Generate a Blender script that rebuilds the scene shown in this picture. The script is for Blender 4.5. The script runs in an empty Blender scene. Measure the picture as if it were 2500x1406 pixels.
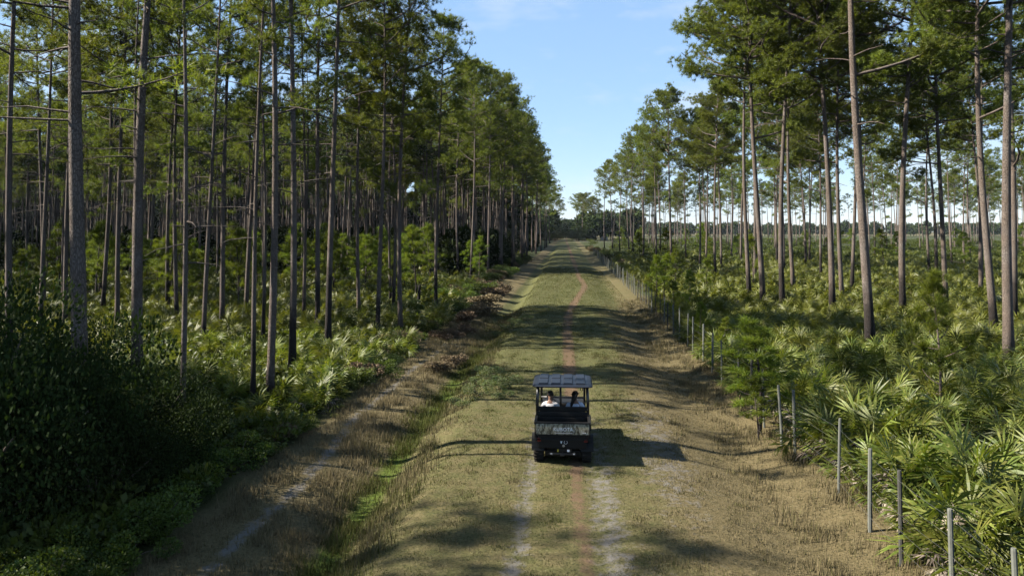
import bpy, math, random
import numpy as np
from mathutils import Vector, Matrix, Euler

# ------------------------------------------------------------------ camera, sky, sun, exposure
sc = bpy.context.scene
C = sc.collection
cam_d = bpy.data.cameras.new('camera'); cam = bpy.data.objects.new('camera', cam_d); C.objects.link(cam)
cam_d.sensor_width = 36.0; cam_d.lens = 25.92; cam_d.clip_start = 0.2; cam_d.clip_end = 9000
cam.location = (0, 0, 6.2)
cam.rotation_euler = (math.radians(90 + 2.6), 0, math.radians(4.29)); cam_d.shift_y = -0.088
sc.camera = cam

SUN_EL = math.radians(38.0)
SUN_AZ = math.radians(-5.0)          # square to the track on the left, a touch behind the camera
SUN_DIR = Vector((-math.cos(SUN_EL) * math.cos(SUN_AZ), math.cos(SUN_EL) * math.sin(SUN_AZ), math.sin(SUN_EL)))
world = bpy.data.worlds.new('World'); sc.world = world; world.use_nodes = True
wn, wl = world.node_tree.nodes, world.node_tree.links
wn.clear()
w_out = wn.new('ShaderNodeOutputWorld'); w_bg = wn.new('ShaderNodeBackground')
w_sky = wn.new('ShaderNodeTexSky'); w_sky.sky_type = 'NISHITA'; w_sky.sun_disc = False
w_sky.sun_elevation = SUN_EL; w_sky.sun_rotation = math.radians(-90) + SUN_AZ
w_sky.air_density = 1.0; w_sky.dust_density = 0.0; w_sky.ozone_density = 1.0
# thin fair-weather cloud wisps low in the sky
w_tc = wn.new('ShaderNodeTexCoord'); w_map = wn.new('ShaderNodeMapping')
w_map.inputs['Scale'].default_value = (2.2, 2.2, 7.0); w_map.inputs['Location'].default_value = (0.35, 0.0, 0.6)
w_noise = wn.new('ShaderNodeTexNoise'); w_noise.inputs['Scale'].default_value = 2.6
w_noise.inputs['Detail'].default_value = 6; w_noise.inputs['Roughness'].default_value = 0.58
w_ramp = wn.new('ShaderNodeValToRGB')
w_ramp.color_ramp.elements[0].position = 0.48; w_ramp.color_ramp.elements[1].position = 0.80
w_ramp.color_ramp.elements[0].color = (0, 0, 0, 1); w_ramp.color_ramp.elements[1].color = (0.7, 0.7, 0.7, 1)
w_mix = wn.new('ShaderNodeMix'); w_mix.data_type = 'RGBA'
w_mix.inputs[7].default_value = (3.9, 4.3, 4.8, 1)
wl.new(w_tc.outputs['Generated'], w_map.inputs[0]); wl.new(w_map.outputs[0], w_noise.inputs[0])
wl.new(w_noise.outputs[0], w_ramp.inputs[0]); wl.new(w_ramp.outputs[0], w_mix.inputs[0])
w_even = wn.new('ShaderNodeMix'); w_even.data_type = 'RGBA'; w_even.inputs[0].default_value = 0.6
w_even.inputs[7].default_value = (1.75, 2.95, 4.9, 1)          # even scattered blue, softens the sky's gradient
wl.new(w_sky.outputs[0], w_even.inputs[6]); wl.new(w_even.outputs[2], w_mix.inputs[6]); wl.new(w_mix.outputs[2], w_bg.inputs[0])
w_bg.inputs[1].default_value = 0.05
wl.new(w_bg.outputs[0], w_out.inputs[0])
sun_d = bpy.data.lights.new('sun', 'SUN'); sun = bpy.data.objects.new('sun', sun_d); C.objects.link(sun)
sun_d.energy = 5.0; sun_d.angle = math.radians(0.53); sun_d.color = (1.0, 0.93, 0.82)
sun.rotation_euler = SUN_DIR.to_track_quat('Z', 'Y').to_euler(); sun.location = (-40, 0, 60)

vs = sc.view_settings
vs.view_transform = 'Standard'; vs.look = 'None'; vs.exposure = 2.12; vs.gamma = 1.0; vs.use_curve_mapping = False
cy = sc.cycles
cy.max_bounces = 3; cy.diffuse_bounces = 0; cy.glossy_bounces = 1; cy.transmission_bounces = 2
cy.transparent_max_bounces = 6; cy.volume_bounces = 0; cy.caustics_reflective = False; cy.caustics_refractive = False
cy.use_denoising = True; cy.use_adaptive_sampling = True; cy.adaptive_threshold = 0.012

rng = np.random.default_rng(7)
R = math.radians

# ------------------------------------------------------------------ helpers
def link(o, parent=None):
    C.objects.link(o)
    if parent is not None: o.parent = parent
    return o

def tag(o, label=None, cat=None, group=None, kind=None):
    if label: o['label'] = label
    if cat: o['category'] = cat
    if group: o['group'] = group
    if kind: o['kind'] = kind
    return o

def np_mesh(name, V, T, mats=(), smooth=False, attrs=None, mat_idx=None):
    """V (n,3) vertices, T (m,3|4) faces"""
    me = bpy.data.meshes.new(name)
    V = np.ascontiguousarray(V, dtype=np.float32); T = np.ascontiguousarray(T, dtype=np.int32)
    k = T.shape[1]
    me.vertices.add(len(V)); me.vertices.foreach_set('co', V.ravel())
    me.loops.add(T.size); me.loops.foreach_set('vertex_index', T.ravel())
    me.polygons.add(len(T))
    me.polygons.foreach_set('loop_start', np.arange(0, T.size, k, dtype=np.int32))
    if smooth is True or smooth is False:
        me.polygons.foreach_set('use_smooth', np.full(len(T), smooth))
    if mat_idx is not None: me.polygons.foreach_set('material_index', np.asarray(mat_idx, dtype=np.int32))
    for m in mats: me.materials.append(m)
    me.update(calc_edges=True)
    if attrs:
        for an, av in attrs.items():
            a = me.attributes.new(an, 'FLOAT', 'POINT')
            a.data.foreach_set('value', np.ascontiguousarray(av, dtype=np.float32))
    return me

def obj(name, me, parent=None):
    return link(bpy.data.objects.new(name, me), parent)

def empty(name, loc=(0, 0, 0), rot=(0, 0, 0), scale=1.0):
    e = bpy.data.objects.new(name, None); C.objects.link(e)
    e.empty_display_size = 0.3
    e.location = loc; e.rotation_euler = rot
    e.scale = scale if isinstance(scale, (tuple, list)) else (scale,) * 3
    return e

def unit(v):
    v = np.asarray(v, float)
    return v / np.maximum(np.linalg.norm(v, axis=-1, keepdims=True), 1e-9)

def tube(path, rad, sides=6, cap=True):
    """tapered tube along a path; returns V, T(tri)"""
    path = np.asarray(path, float); n = len(path); rad = np.broadcast_to(rad, n)
    tan = np.gradient(path, axis=0); tan = unit(tan)
    ref = np.array([0, 0, 1.0]) if abs(tan[0, 2]) < 0.9 else np.array([1.0, 0, 0])
    u = unit(np.cross(tan, ref)); v = np.cross(tan, u)
    a = np.linspace(0, 2 * np.pi, sides, endpoint=False)
    ring = u[:, None, :] * np.cos(a)[None, :, None] + v[:, None, :] * np.sin(a)[None, :, None]
    V = (path[:, None, :] + ring * rad[:, None, None]).reshape(-1, 3)
    i = np.arange(n - 1)[:, None] * sides; j = np.arange(sides)[None, :]; j2 = (j + 1) % sides
    a0, a1, b0, b1 = i + j, i + j2, i + sides + j, i + sides + j2
    T = np.concatenate([np.stack([a0, a1, b1], -1).reshape(-1, 3), np.stack([a0, b1, b0], -1).reshape(-1, 3)])
    if cap:
        V = np.vstack([V, path[-1:], path[:1]]); k = len(V)
        jj = np.arange(sides); jn = (jj + 1) % sides
        T = np.vstack([T, np.stack([(n - 1) * sides + jj, (n - 1) * sides + jn, np.full(sides, k - 2)], -1),
                       np.stack([jn, jj, np.full(sides, k - 1)], -1)])
    return V, T

def join(parts):
    Vs, Ts, o = [], [], 0
    for V, T in parts:
        Vs.append(V); Ts.append(np.asarray(T) + o); o += len(V)
    return np.vstack(Vs), np.vstack(Ts)

def box(x0, x1, y0, y1, z0, z1):
    V = np.array([[x, y, z] for z in (z0, z1) for y in (y0, y1) for x in (x0, x1)], float)
    Q = [(0, 2, 3, 1), (4, 5, 7, 6), (0, 1, 5, 4), (2, 6, 7, 3), (0, 4, 6, 2), (1, 3, 7, 5)]
    T = [t for q in Q for t in ((q[0], q[1], q[2]), (q[0], q[2], q[3]))]
    return V, np.array(T)

def scatter(V, T, M):
    """copies of (V,T) under matrices M (k,3,4) -> joined"""
    k = len(M)
    P = np.einsum('kij,vj->kvi', M[:, :, :3], V) + M[:, None, :, 3]
    TT = T[None] + (np.arange(k) * len(V))[:, None, None]
    return P.reshape(-1, 3), TT.reshape(-1, T.shape[1])

def mats_zrot(xyz, rz, s, tilt=None, r=rng):
    k = len(xyz); c, sn = np.cos(rz), np.sin(rz)
    M = np.zeros((k, 3, 4)); s = np.broadcast_to(s, k)
    M[:, 0, 0] = c * s; M[:, 0, 1] = -sn * s; M[:, 1, 0] = sn * s; M[:, 1, 1] = c * s; M[:, 2, 2] = s
    M[:, :, 3] = xyz
    return M

# ------------------------------------------------------------------ materials
ALB = 0.70          # common level of all base colours, set together with the exposure
class NT:
    def __init__(s, name):
        s.m = bpy.data.materials.new(name); s.m.use_nodes = True
        s.n = s.m.node_tree.nodes; s.l = s.m.node_tree.links; s.n.clear()
        s.out = s.n.new('ShaderNodeOutputMaterial')
    def node(s, t, **kw):
        n = s.n.new(t)
        for k, v in kw.items(): setattr(n, k, v)
        return n
    def val(s, sock, v):
        if hasattr(v, 'links') or hasattr(v, 'is_linked'): s.l.new(v, sock)
        else: sock.default_value = v
    def math(s, op, a, b=0.0, c=None, clamp=False):
        n = s.n.new('ShaderNodeMath'); n.operation = op; n.use_clamp = clamp
        s.val(n.inputs[0], a); s.val(n.inputs[1], b)
        if c is not None: s.val(n.inputs[2], c)
        return n.outputs[0]
    def mix(s, f, a, b):
        n = s.n.new('ShaderNodeMix'); n.data_type = 'RGBA'
        s.val(n.inputs[0], f)
        for i, v in ((6, a), (7, b)):
            if isinstance(v, tuple): v = v if len(v) == 4 else v + (1,)
            s.val(n.inputs[i], v)
        return n.outputs[2]
    def noise(s, scale, detail=3, rough=0.55, vec=None, out=0):
        n = s.n.new('ShaderNodeTexNoise'); n.inputs['Scale'].default_value = scale
        n.inputs['Detail'].default_value = detail; n.inputs['Roughness'].default_value = rough
        if vec is not None: s.l.new(vec, n.inputs['Vector'])
        return n.outputs[out]
    def ramp(s, f, p0, p1):
        n = s.n.new('ShaderNodeMapRange'); n.interpolation_type = 'SMOOTHSTEP'
        s.val(n.inputs[0], f); n.inputs[1].default_value = p0; n.inputs[2].default_value = p1
        return n.outputs[0]
    def attr(s, name):
        n = s.n.new('ShaderNodeAttribute'); n.attribute_name = name; return n.outputs['Fac']
    def pos(s, scale=None, kind='Object'):
        t = s.n.new('ShaderNodeTexCoord'); o = t.outputs[kind]
        if scale:
            m = s.n.new('ShaderNodeMapping'); m.inputs['Scale'].default_value = scale
            s.l.new(o, m.inputs[0]); o = m.outputs[0]
        return o
    def wpos(s):
        return s.n.new('ShaderNodeNewGeometry').outputs['Position']
    def rand(s):
        return s.n.new('ShaderNodeObjectInfo').outputs['Random']
    def bump(s, h, strength=0.5, dist=0.02):
        b = s.n.new('ShaderNodeBump'); b.inputs['Strength'].default_value = strength; b.inputs['Distance'].default_value = dist
        s.l.new(h, b.inputs['Height']); return b.outputs[0]
    def scale(s, c, k=None):
        m = s.n.new('ShaderNodeMix'); m.data_type = 'RGBA'; m.blend_type = 'MULTIPLY'; m.inputs[0].default_value = 1.0
        s.l.new(c, m.inputs[6]); k = ALB if k is None else k; m.inputs[7].default_value = (k, k, k, 1); return m.outputs[2]
    def bsdf(s, col, rough=0.8, spec=0.3, metal=0.0, normal=None):
        p = s.n.new('ShaderNodeBsdfPrincipled')
        if isinstance(col, tuple): col = tuple(v * ALB for v in col[:3]) + (1,)
        else: col = s.scale(col)
        s.val(p.inputs['Base Color'], col if not isinstance(col, tuple) or len(col) == 4 else col + (1,))
        s.val(p.inputs['Roughness'], rough); p.inputs['Specular IOR Level'].default_value = spec
        s.val(p.inputs['Metallic'], metal)
        if normal is not None: s.l.new(normal, p.inputs['Normal'])
        return p.outputs[0]
    def done(s, sh):
        s.l.new(sh, s.out.inputs[0]); return s.m

def leaf_mat(name, cols, trans=0.35, rough=0.55, spec=0.25, scale=0.6, tcol=None):
    """cols: dark, mid, light (a leaf's own colour), varied by object and by clump"""
    t = NT(name)
    w = t.wpos()
    n1 = t.noise(scale, 2, vec=w); n2 = t.noise(9.0, 1, vec=w)
    c = t.mix(t.ramp(n1, 0.35, 0.65), cols[0], cols[1])
    c = t.mix(t.math('MULTIPLY', t.ramp(n2, 0.45, 0.72), 0.75), c, cols[2])
    hs = t.node('ShaderNodeHueSaturation'); t.l.new(c, hs.inputs['Color'])
    r = t.rand()
    t.val(hs.inputs['Hue'], t.math('MULTIPLY_ADD', r, 0.03, 0.485))
    t.val(hs.inputs['Value'], t.math('MULTIPLY_ADD', r, 0.4, 0.8))
    c = hs.outputs[0]
    p = t.bsdf(c, rough, spec)
    tr = t.node('ShaderNodeBsdfTranslucent')
    tc = t.mix(1.0, c, c)
    mx = t.node('ShaderNodeMix', data_type='RGBA', blend_type='MULTIPLY'); mx.inputs[0].default_value = 1.0
    t.l.new(c, mx.inputs[6]); mx.inputs[7].default_value = tuple(ALB * v for v in ((1.5, 1.5, 0.6) if tcol is None else tcol)) + (1,)
    t.l.new(mx.outputs[2], tr.inputs[0])
    ms = t.node('ShaderNodeMixShader'); ms.inputs[0].default_value = trans
    t.l.new(p, ms.inputs[1]); t.l.new(tr.outputs[0], ms.inputs[2])
    return t.done(ms.outputs[0])

M = {}
M['needles'] = leaf_mat('pine_needles', ((0.060, 0.086, 0.016), (0.115, 0.146, 0.024), (0.195, 0.200, 0.040)), 0.42, 0.6, 0.15, 0.35)
M['needles_young'] = leaf_mat('young_pine_needles', ((0.075, 0.115, 0.011), (0.120, 0.160, 0.015), (0.18, 0.20, 0.03)), 0.4, 0.6, 0.15, 0.9)
M['palm'] = leaf_mat('palmetto_leaf', ((0.060, 0.086, 0.012), (0.115, 0.138, 0.020), (0.21, 0.205, 0.050)), 0.28, 0.48, 0.22, 0.5)
M['shrub'] = leaf_mat('shrub_leaf', ((0.038, 0.062, 0.010), (0.070, 0.100, 0.014), (0.115, 0.14, 0.026)), 0.32, 0.55, 0.2, 0.8)
M['oak'] = leaf_mat('shade_dark_evergreen_leaf', ((0.014, 0.024, 0.006), (0.022, 0.036, 0.009), (0.032, 0.048, 0.012)), 0.15, 0.75, 0.06, 0.8)  # dark leaf; shade of thicket and stand interior is worked into this colour
M['weed'] = leaf_mat('weed_leaf', ((0.075, 0.110, 0.040), (0.11, 0.135, 0.050), (0.17, 0.16, 0.09)), 0.3, 0.7, 0.2, 1.2)
M['dry_shrub'] = leaf_mat('dry_twig', ((0.10, 0.075, 0.045), (0.16, 0.115, 0.07), (0.22, 0.17, 0.10)), 0.15, 0.8, 0.1, 1.0, (1, .9, .7))
M['dead_frond'] = leaf_mat('dead_frond', ((0.16, 0.13, 0.10), (0.26, 0.21, 0.16), (0.36, 0.31, 0.25)), 0.1, 0.8, 0.1, 1.0, (1, .9, .7))

def bark():
    t = NT('pine_bark')
    o = t.pos((1, 1, 0.28)); ob = t.pos()
    v = t.node('ShaderNodeTexVoronoi'); v.feature = 'DISTANCE_TO_EDGE'; v.inputs['Scale'].default_value = 26
    t.l.new(o, v.inputs['Vector'])
    plate = t.ramp(v.outputs[0], 0.0, 0.16)
    n = t.noise(5, 4, 0.6, o); n2 = t.noise(0.7, 2, vec=ob)
    c = t.mix(n, (0.0740, 0.0560, 0.0440), (0.2350, 0.1850, 0.1480))
    c = t.mix(t.math('MULTIPLY', t.ramp(n2, 0.4, 0.7), 0.5), c, (0.2160, 0.1960, 0.1800))
    c = t.mix(t.math('MULTIPLY', t.math('SUBTRACT', 1.0, plate), .5), c, (0.0360, 0.0280, 0.0240))
    # lower bole: fire char plus painted shade, ragged, its height differing by tree
    sx = t.node('ShaderNodeSeparateXYZ'); t.l.new(ob, sx.inputs[0])
    hgt = t.math('MULTIPLY_ADD', t.rand(), 4.2, 0.2)
    z = t.math('ADD', sx.outputs[2], t.math('MULTIPLY', t.noise(1.6, 4, 0.7, ob), -2.6))
    ch = t.math('SUBTRACT', hgt, t.math('ADD', z, 1.2))
    c = t.mix(t.math('MULTIPLY', t.ramp(ch, -0.5, 0.9), 0.86), c, (0.0176, 0.0152, 0.0144))
    return t.done(t.bsdf(c, 0.9, 0.15, normal=t.bump(plate, 0.9, 0.03)))
M['bark'] = bark()

def simple(name, col, rough=0.7, spec=0.3, metal=0.0, var=0.25, sc_=8.0, col2=None, bump=0.0):
    t = NT(name); n = t.noise(sc_, 4, 0.6, t.pos())
    c2 = col2 or tuple(x * (1 - var) for x in col)
    c = t.mix(n, c2, col)
    nb = t.bump(n, bump, 0.02) if bump else None
    return t.done(t.bsdf(c, rough, spec, metal, nb))

M['twig'] = simple('twig_bark', (0.16, 0.13, 0.10), 0.9, 0.1, var=0.5)
M['post'] = simple('weathered_post_wood', (0.165, 0.17, 0.145), 0.85, 0.15, var=0.5, sc_=5, bump=0.4)
M['post_dark'] = simple('old_post_wood', (0.07, 0.068, 0.06), 0.85, 0.15, var=0.5, sc_=5, bump=0.4)
M['wire'] = simple('galvanised_wire', (0.26, 0.26, 0.25), 0.45, 0.5, 0.8, var=0.3)
M['char'] = simple('charred_wood', (0.03, 0.027, 0.025), 0.9, 0.1, var=0.5)

# ------------------------------------------------------------------ ground
def sstep(x, a, b):
    t = np.clip((x - a) / (b - a), 0, 1); return t * t * (3 - 2 * t)

_ph = rng.uniform(0, 6.28, (8,)); 
def wob(y, a, s): return a * (np.sin(y * 0.061 * s + _ph[0]) + 0.6 * np.sin(y * 0.147 * s + _ph[1]) + 0.35 * np.sin(y * 0.31 * s + _ph[2]))

def lump(x, y):
    r = 0
    for i, (f, a) in enumerate(((0.35, 0.05), (0.8, 0.028), (1.7, 0.016), (3.1, 0.010))):
        r = r + a * np.sin(x * f + _ph[i] + 1.3 * np.sin(y * f * 0.7 + _ph[i + 1])) * np.cos(y * f * 0.9 + _ph[i + 2])
    return r

def hz(x, y):
    x = np.asarray(x, float); y = np.asarray(y, float)
    fade = 1 - sstep(y, 260, 380)
    dl = -4.95 + wob(y, 0.12, 1.0)                      # left ditch line
    dr = 4.75 + wob(y + 40, 0.15, 1.0)                  # right swale line
    h = -0.42 * sstep(-x, 3.1, 4.9) - 0.20 * np.exp(-((x - dl) / 0.75) ** 2) + 0.14 * sstep(-x, 5.6, 8.0)
    h = h - 0.36 * np.exp(-((x - dr) / 1.5) ** 2) - 0.14 * sstep(x, 5.0, 8.5)
    off = sstep(np.abs(x), 2.6, 5)
    h = h * fade + lump(x, y) * (0.45 + 0.9 * off) * fade
    # wheel ruts
    for rx in (-0.95, 0.62): h = h - 0.035 * np.exp(-((x - rx) / 0.22) ** 2) * fade
    return h

xs = np.concatenate([-np.geomspace(3000, 60, 14), np.linspace(-52, -13, 40), np.arange(-12.2, 12.21, 0.16), np.linspace(13, 52, 40), np.geomspace(60, 3000, 14)])
ys = np.concatenate([np.linspace(-60, 2, 16), np.arange(4, 34, 0.17), np.geomspace(34, 130, 170)[1:] if False else np.arange(34, 70, 0.34), np.arange(70, 130, 0.8), np.geomspace(130, 520, 70), np.geomspace(560, 6000, 16)])
GX, GY = np.meshgrid(xs, ys)
gx, gy = GX.ravel(), GY.ravel(); gz = hz(gx, gy)
nx, ny = len(xs), len(ys)
ii = (np.arange(ny - 1)[:, None] * nx + np.arange(nx - 1)[None, :]).ravel()
quads = np.stack([ii, ii + 1, ii + nx + 1, ii + nx], -1)
RED = np.array([(0, .38), (8, .36), (13, .32), (20, .2), (35, .08), (45, -.02), (52, .0), (58, .15), (65, .6), (72, 1.1), (80, 1.75), (86, 1.95), (92, 1.8), (100, 1.55), (117, 1.5), (150, 1.3), (200, 1.0), (300, .4), (450, -.6)])
redx = np.interp(gy, RED[:, 0], RED[:, 1])
redw = np.interp(gy, [0, 15, 19, 24, 60, 120, 300], [.17, .18, .2, .3, .36, .42, .5])
a_red = (1 - sstep(np.abs(gx - redx), redw * .6, redw * 1.5)) * np.interp(gy, [0, 17, 22], [.68, .72, 1])
a_sand = np.maximum.reduce([0.64 * np.exp(-((gx - 0.85) / 0.62) ** 2) * (1 - sstep(gy, 15, 36) * .75),
                            0.62 * np.exp(-((gx + 0.98) / 0.36) ** 2) * (1 - sstep(gy, 15, 50) * .7),
                            0.60 * np.exp(-((gx - 2.6) / 1.3) ** 2) * np.exp(-((gy - 22) / 9) ** 2),
                            0.50 * np.exp(-((gx - 1.4) / 1.8) ** 2) * (1 - sstep(gy, 12, 19)),
                            0.66 * np.exp(-((gx + 7.1 + wob(gy, .2, 2)) / 0.3) ** 2) * (1 - sstep(gy, 30, 60)),
                            0.80 * (1 - sstep(np.abs(gy - 452), 7, 12)) * (np.abs(gx) < 400),
                            0.55 * (gy > 470) * np.exp(-((gx + 1.5) / 3.0) ** 2)])
dlx = -4.95 + wob(gy, 0.12, 1.0)
a_ditch = np.exp(-((gx - dlx) / 0.52) ** 2) * (1 - sstep(gy, 34, 46)) 
a_dry = np.clip(sstep(gx, 1.6, 4.6) * (1 - sstep(gy, 45, 75)) * 1.0 + sstep(gx, 3.6, 5.2) * .6 + sstep(-gx, 5.1, 6.2) + 0.52 * (1 - sstep(gy, 16, 60)), 0, 1)
a_forest = np.maximum(sstep(-gx, 7.9, 9.0), sstep(gx, 6.6, 8.0)) * (1 - sstep(gy, np.where(gx > 70, 900, 520), np.where(gx > 70, 1200, 640)))
gme = np_mesh('ground', np.stack([gx, gy, gz], -1), quads, smooth=True,
              attrs=dict(red=a_red, sand=a_sand, ditch=a_ditch, dry=a_dry, forest=a_forest))

def ground_mat():
    t = NT('mown_track_and_forest_floor')
    w = t.wpos()
    nf = t.noise(26, 4, 0.65, w); nm = t.noise(2.2, 4, 0.6, w); nl = t.noise(0.35, 3, 0.55, w); nd = t.noise(5.5, 5, 0.7, w)
    n12 = t.noise(13, 3, .6, w)
    green = t.mix(nm, (0.0592, 0.0651, 0.0207), (0.0962, 0.0947, 0.0340))
    tan = t.mix(nd, (0.0888, 0.0696, 0.0318), (0.1480, 0.1169, 0.0592))
    dryf = t.ramp(t.math('ADD', t.attr('dry'), t.math('MULTIPLY_ADD', nm, 0.9, -0.42)), 0.25, 0.85)
    c = t.mix(dryf, green, tan)
    c = t.mix(t.math('MULTIPLY', t.ramp(nd, 0.52, 0.75), 0.45), c, (0.1554, 0.1332, 0.0703))
    c = t.mix(t.math('MULTIPLY', t.ramp(nf, 0.50, 0.30), 0.45), c, (0.0407, 0.0370, 0.0148))
    c = t.mix(t.math('MULTIPLY', t.ramp(n12, 0.50, 0.34), 0.65), c, (0.030, 0.030, 0.011))
    c = t.mix(t.math('MULTIPLY', t.ramp(n12, 0.58, 0.72), 0.5), c, (0.19, 0.165, 0.09))
    # ditch bottom sedge
    c = t.mix(t.math('MULTIPLY', t.ramp(t.math('ADD', t.attr('ditch'), t.math('MULTIPLY_ADD', nm, 0.8, -0.4)), 0.50, 0.95), 0.75), c, (0.0629, 0.0999, 0.0089))
    # leaf litter under the trees
    lit = t.mix(nd, (0.0407, 0.0333, 0.0207), (0.0962, 0.0777, 0.0444))
    lit = t.mix(t.ramp(nl, 0.30, 0.50), lit, (0.036, 0.046, 0.013))
    c = t.mix(t.attr('forest'), c, lit)
    # white sand breaking through
    sf = t.ramp(t.math('ADD', t.attr('sand'), t.math('ADD', t.math('MULTIPLY_ADD', nd, 1.1, -0.55), t.math('MULTIPLY_ADD', nm, .9, -.45))), 0.40, 0.80)
    sand = t.mix(nf, (0.085, 0.079, 0.071), (0.185, 0.174, 0.162))
    c = t.mix(t.math('MULTIPLY', sf, 0.9), c, sand)
    # red clay strip
    rf = t.ramp(t.math('ADD', t.attr('red'), t.math('ADD', t.math('MULTIPLY_ADD', nd, 0.9, -0.45), t.math('MULTIPLY_ADD', nm, .8, -.4))), 0.35, 0.95)
    c = t.mix(t.math('MULTIPLY', rf, 0.7), c, t.mix(nf, (0.0906, 0.0469, 0.0309), (0.1439, 0.0879, 0.0613)))
    h = t.math('ADD', t.math('MULTIPLY', nf, 0.5), nd)
    return t.done(t.bsdf(c, 0.95, 0.1, normal=t.bump(h, 0.8, 0.05)))
gme.materials.append(ground_mat())
ground = tag(obj('ground', gme), kind='structure')

# ------------------------------------------------------------------ pines
def needles(P, D, n, length, width, r, droop=0.0):
    """tufts of thin needle triangles at P pointing along D"""
    k = len(P)
    d = unit(D[:, None, :] * 0.75 + unit(r.normal(size=(k, n, 3))) * 0.95)
    d[..., 2] -= droop; d = unit(d)
    L = length * r.uniform(0.7, 1.15, (k, n, 1))
    s = unit(np.cross(d, unit(r.normal(size=(k, n, 3))))) * width * 0.5
    b = P[:, None, :] + r.normal(size=(k, n, 3)) * length * 0.12
    V = np.stack([b - s * .6, b + s * .6, b + d * L * 0.6 + s, b + d * L], 2)
    V = np.stack([b - s, b + s, b + d * L], 2).reshape(-1, 3)
    T = np.arange(len(V)).reshape(-1, 3)
    return V, T

def pine(seed, H, clear, spread, r0, nl, clumps, tufts, nn, nlen, nwid, dead=5, bend=0.5, rounded=True, lowlimb=0, crf=1.0):
    r = np.random.default_rng(seed)
    zz = np.linspace(0, 1, 15); ang = r.uniform(0, 6.28)
    bx = bend * np.sin(zz * 2.4 + r.uniform(0, 2)) ; bx -= bx[0]
    by = bend * .6 * np.sin(zz * 4.0 + r.uniform(0, 3)); by -= by[0]
    path = np.stack([bx * math.cos(ang) - by * math.sin(ang), bx * math.sin(ang) + by * math.cos(ang), zz * H], -1)
    rad = r0 * np.clip((1 - zz * 0.86), .08, 1) ** 0.85
    rad[0] *= 1.30
    path[0, 2] = -0.4
    wood = [tube(path, rad, 9)]
    def tp(z):
        return np.array([np.interp(z, path[:, 2], path[:, 0]), np.interp(z, path[:, 2], path[:, 1]), z])
    P, D = [], []
    az = r.uniform(0, 6.28)
    for i in range(nl + lowlimb):
        az += 2.4 + r.normal() * 0.5
        if i < nl:
            t = (i + r.uniform(0, 1)) / nl
            z = clear + (H - clear) * t ** 0.9 * 0.98
            prof = (1 - t ** 2.2) ** 0.6 * (0.62 + 0.38 * min(1, t / 0.25)) if rounded else (1 - t) ** 0.75 * (0.5 + 0.5 * min(1, t / .2))
            Ln = spread * max(0.16, prof) * r.uniform(0.62, 1.12)
        else:
            t = 0.0; z = clear * r.uniform(0.62, 0.98); Ln = spread * r.uniform(0.5, .95)
        el = R(r.uniform(-8, 22) + 34 * t)
        b = tp(z); h = np.array([math.cos(az), math.sin(az), 0])
        s = np.linspace(0, 1, 6)[:, None]
        side = np.array([-h[1], h[0], 0]) * r.normal() * 0.22 * Ln
        lp = b + h * Ln * math.cos(el) * s + np.array([0, 0, 1]) * (Ln * math.sin(el) * s + Ln * 0.22 * s ** 2.2) + side * np.sin(s * 3.1)
        lr = max(0.018, 0.016 * Ln + 0.01)
        wood.append(tube(lp, np.linspace(lr, lr * .3, 6), 4, cap=False))
        nc = max(2, int(round(clumps * (0.55 + 0.45 * Ln / spread))))
        for c in range(nc):
            f = 0.38 + 0.62 * (c + r.uniform(0.2, 1)) / nc
            p0 = np.array([np.interp(f, s[:, 0], lp[:, q]) for q in range(3)])
            off = unit(r.normal(size=3) * np.array([1, 1, .35]) + h * .5) * Ln * r.uniform(0.10, 0.30) * (1.15 - f * .5)
            off[2] += 0.15
            p1 = p0 + off
            wood.append(tube(np.stack([p0, (p0 + p1) / 2 + np.array([0, 0, -.05]), p1]), np.array([lr * .4, lr * .3, lr * .16]), 3, cap=False))
            k = max(3, int(tufts * r.uniform(0.6, 1.35)))
            cr = (0.34 + 0.075 * Ln) * crf
            q = r.normal(size=(k, 3)) * np.array([cr, cr, cr * .6]) * .60
            P.append(p1 + q); D.append(unit(q + h * .3 + np.array([0, 0, .55])))
    # leader tufts
    k = int(tufts * 1.6); top = tp(H)
    q = r.normal(size=(k, 3)) * np.array([.4, .4, .5]) * crf; P.append(top + q); D.append(unit(q + np.array([0, 0, .6])))
    for i in range(dead):
        a = r.uniform(0, 6.28); z = clear * r.uniform(0.55, 1.02); Ln = r.uniform(0.7, 2.6)
        b = tp(z); h = np.array([math.cos(a), math.sin(a), 0]); s = np.linspace(0, 1, 5)[:, None]
        lp = b + h * Ln * s + np.array([0, 0, 1]) * (Ln * r.uniform(-.05, .35) * s - Ln * .15 * s ** 2) + r.normal(size=(5, 3)) * .05 * s
        wood.append(tube(lp, np.linspace(.035, .008, 5), 4, cap=False))
    tv, tt = join(wood)
    cv, ct = needles(np.vstack(P), np.vstack(D), nn, nlen, nwid, r)
    return (tv, tt), (cv, ct)

def tree_meshes(kind, args, nm):
    (tv, tt), (cv, ct) = pine(**args)
    return (np_mesh(kind + '_trunk', tv, tt, [M['bark']], True), np_mesh(kind + '_crown', cv, ct, [nm]))

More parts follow.
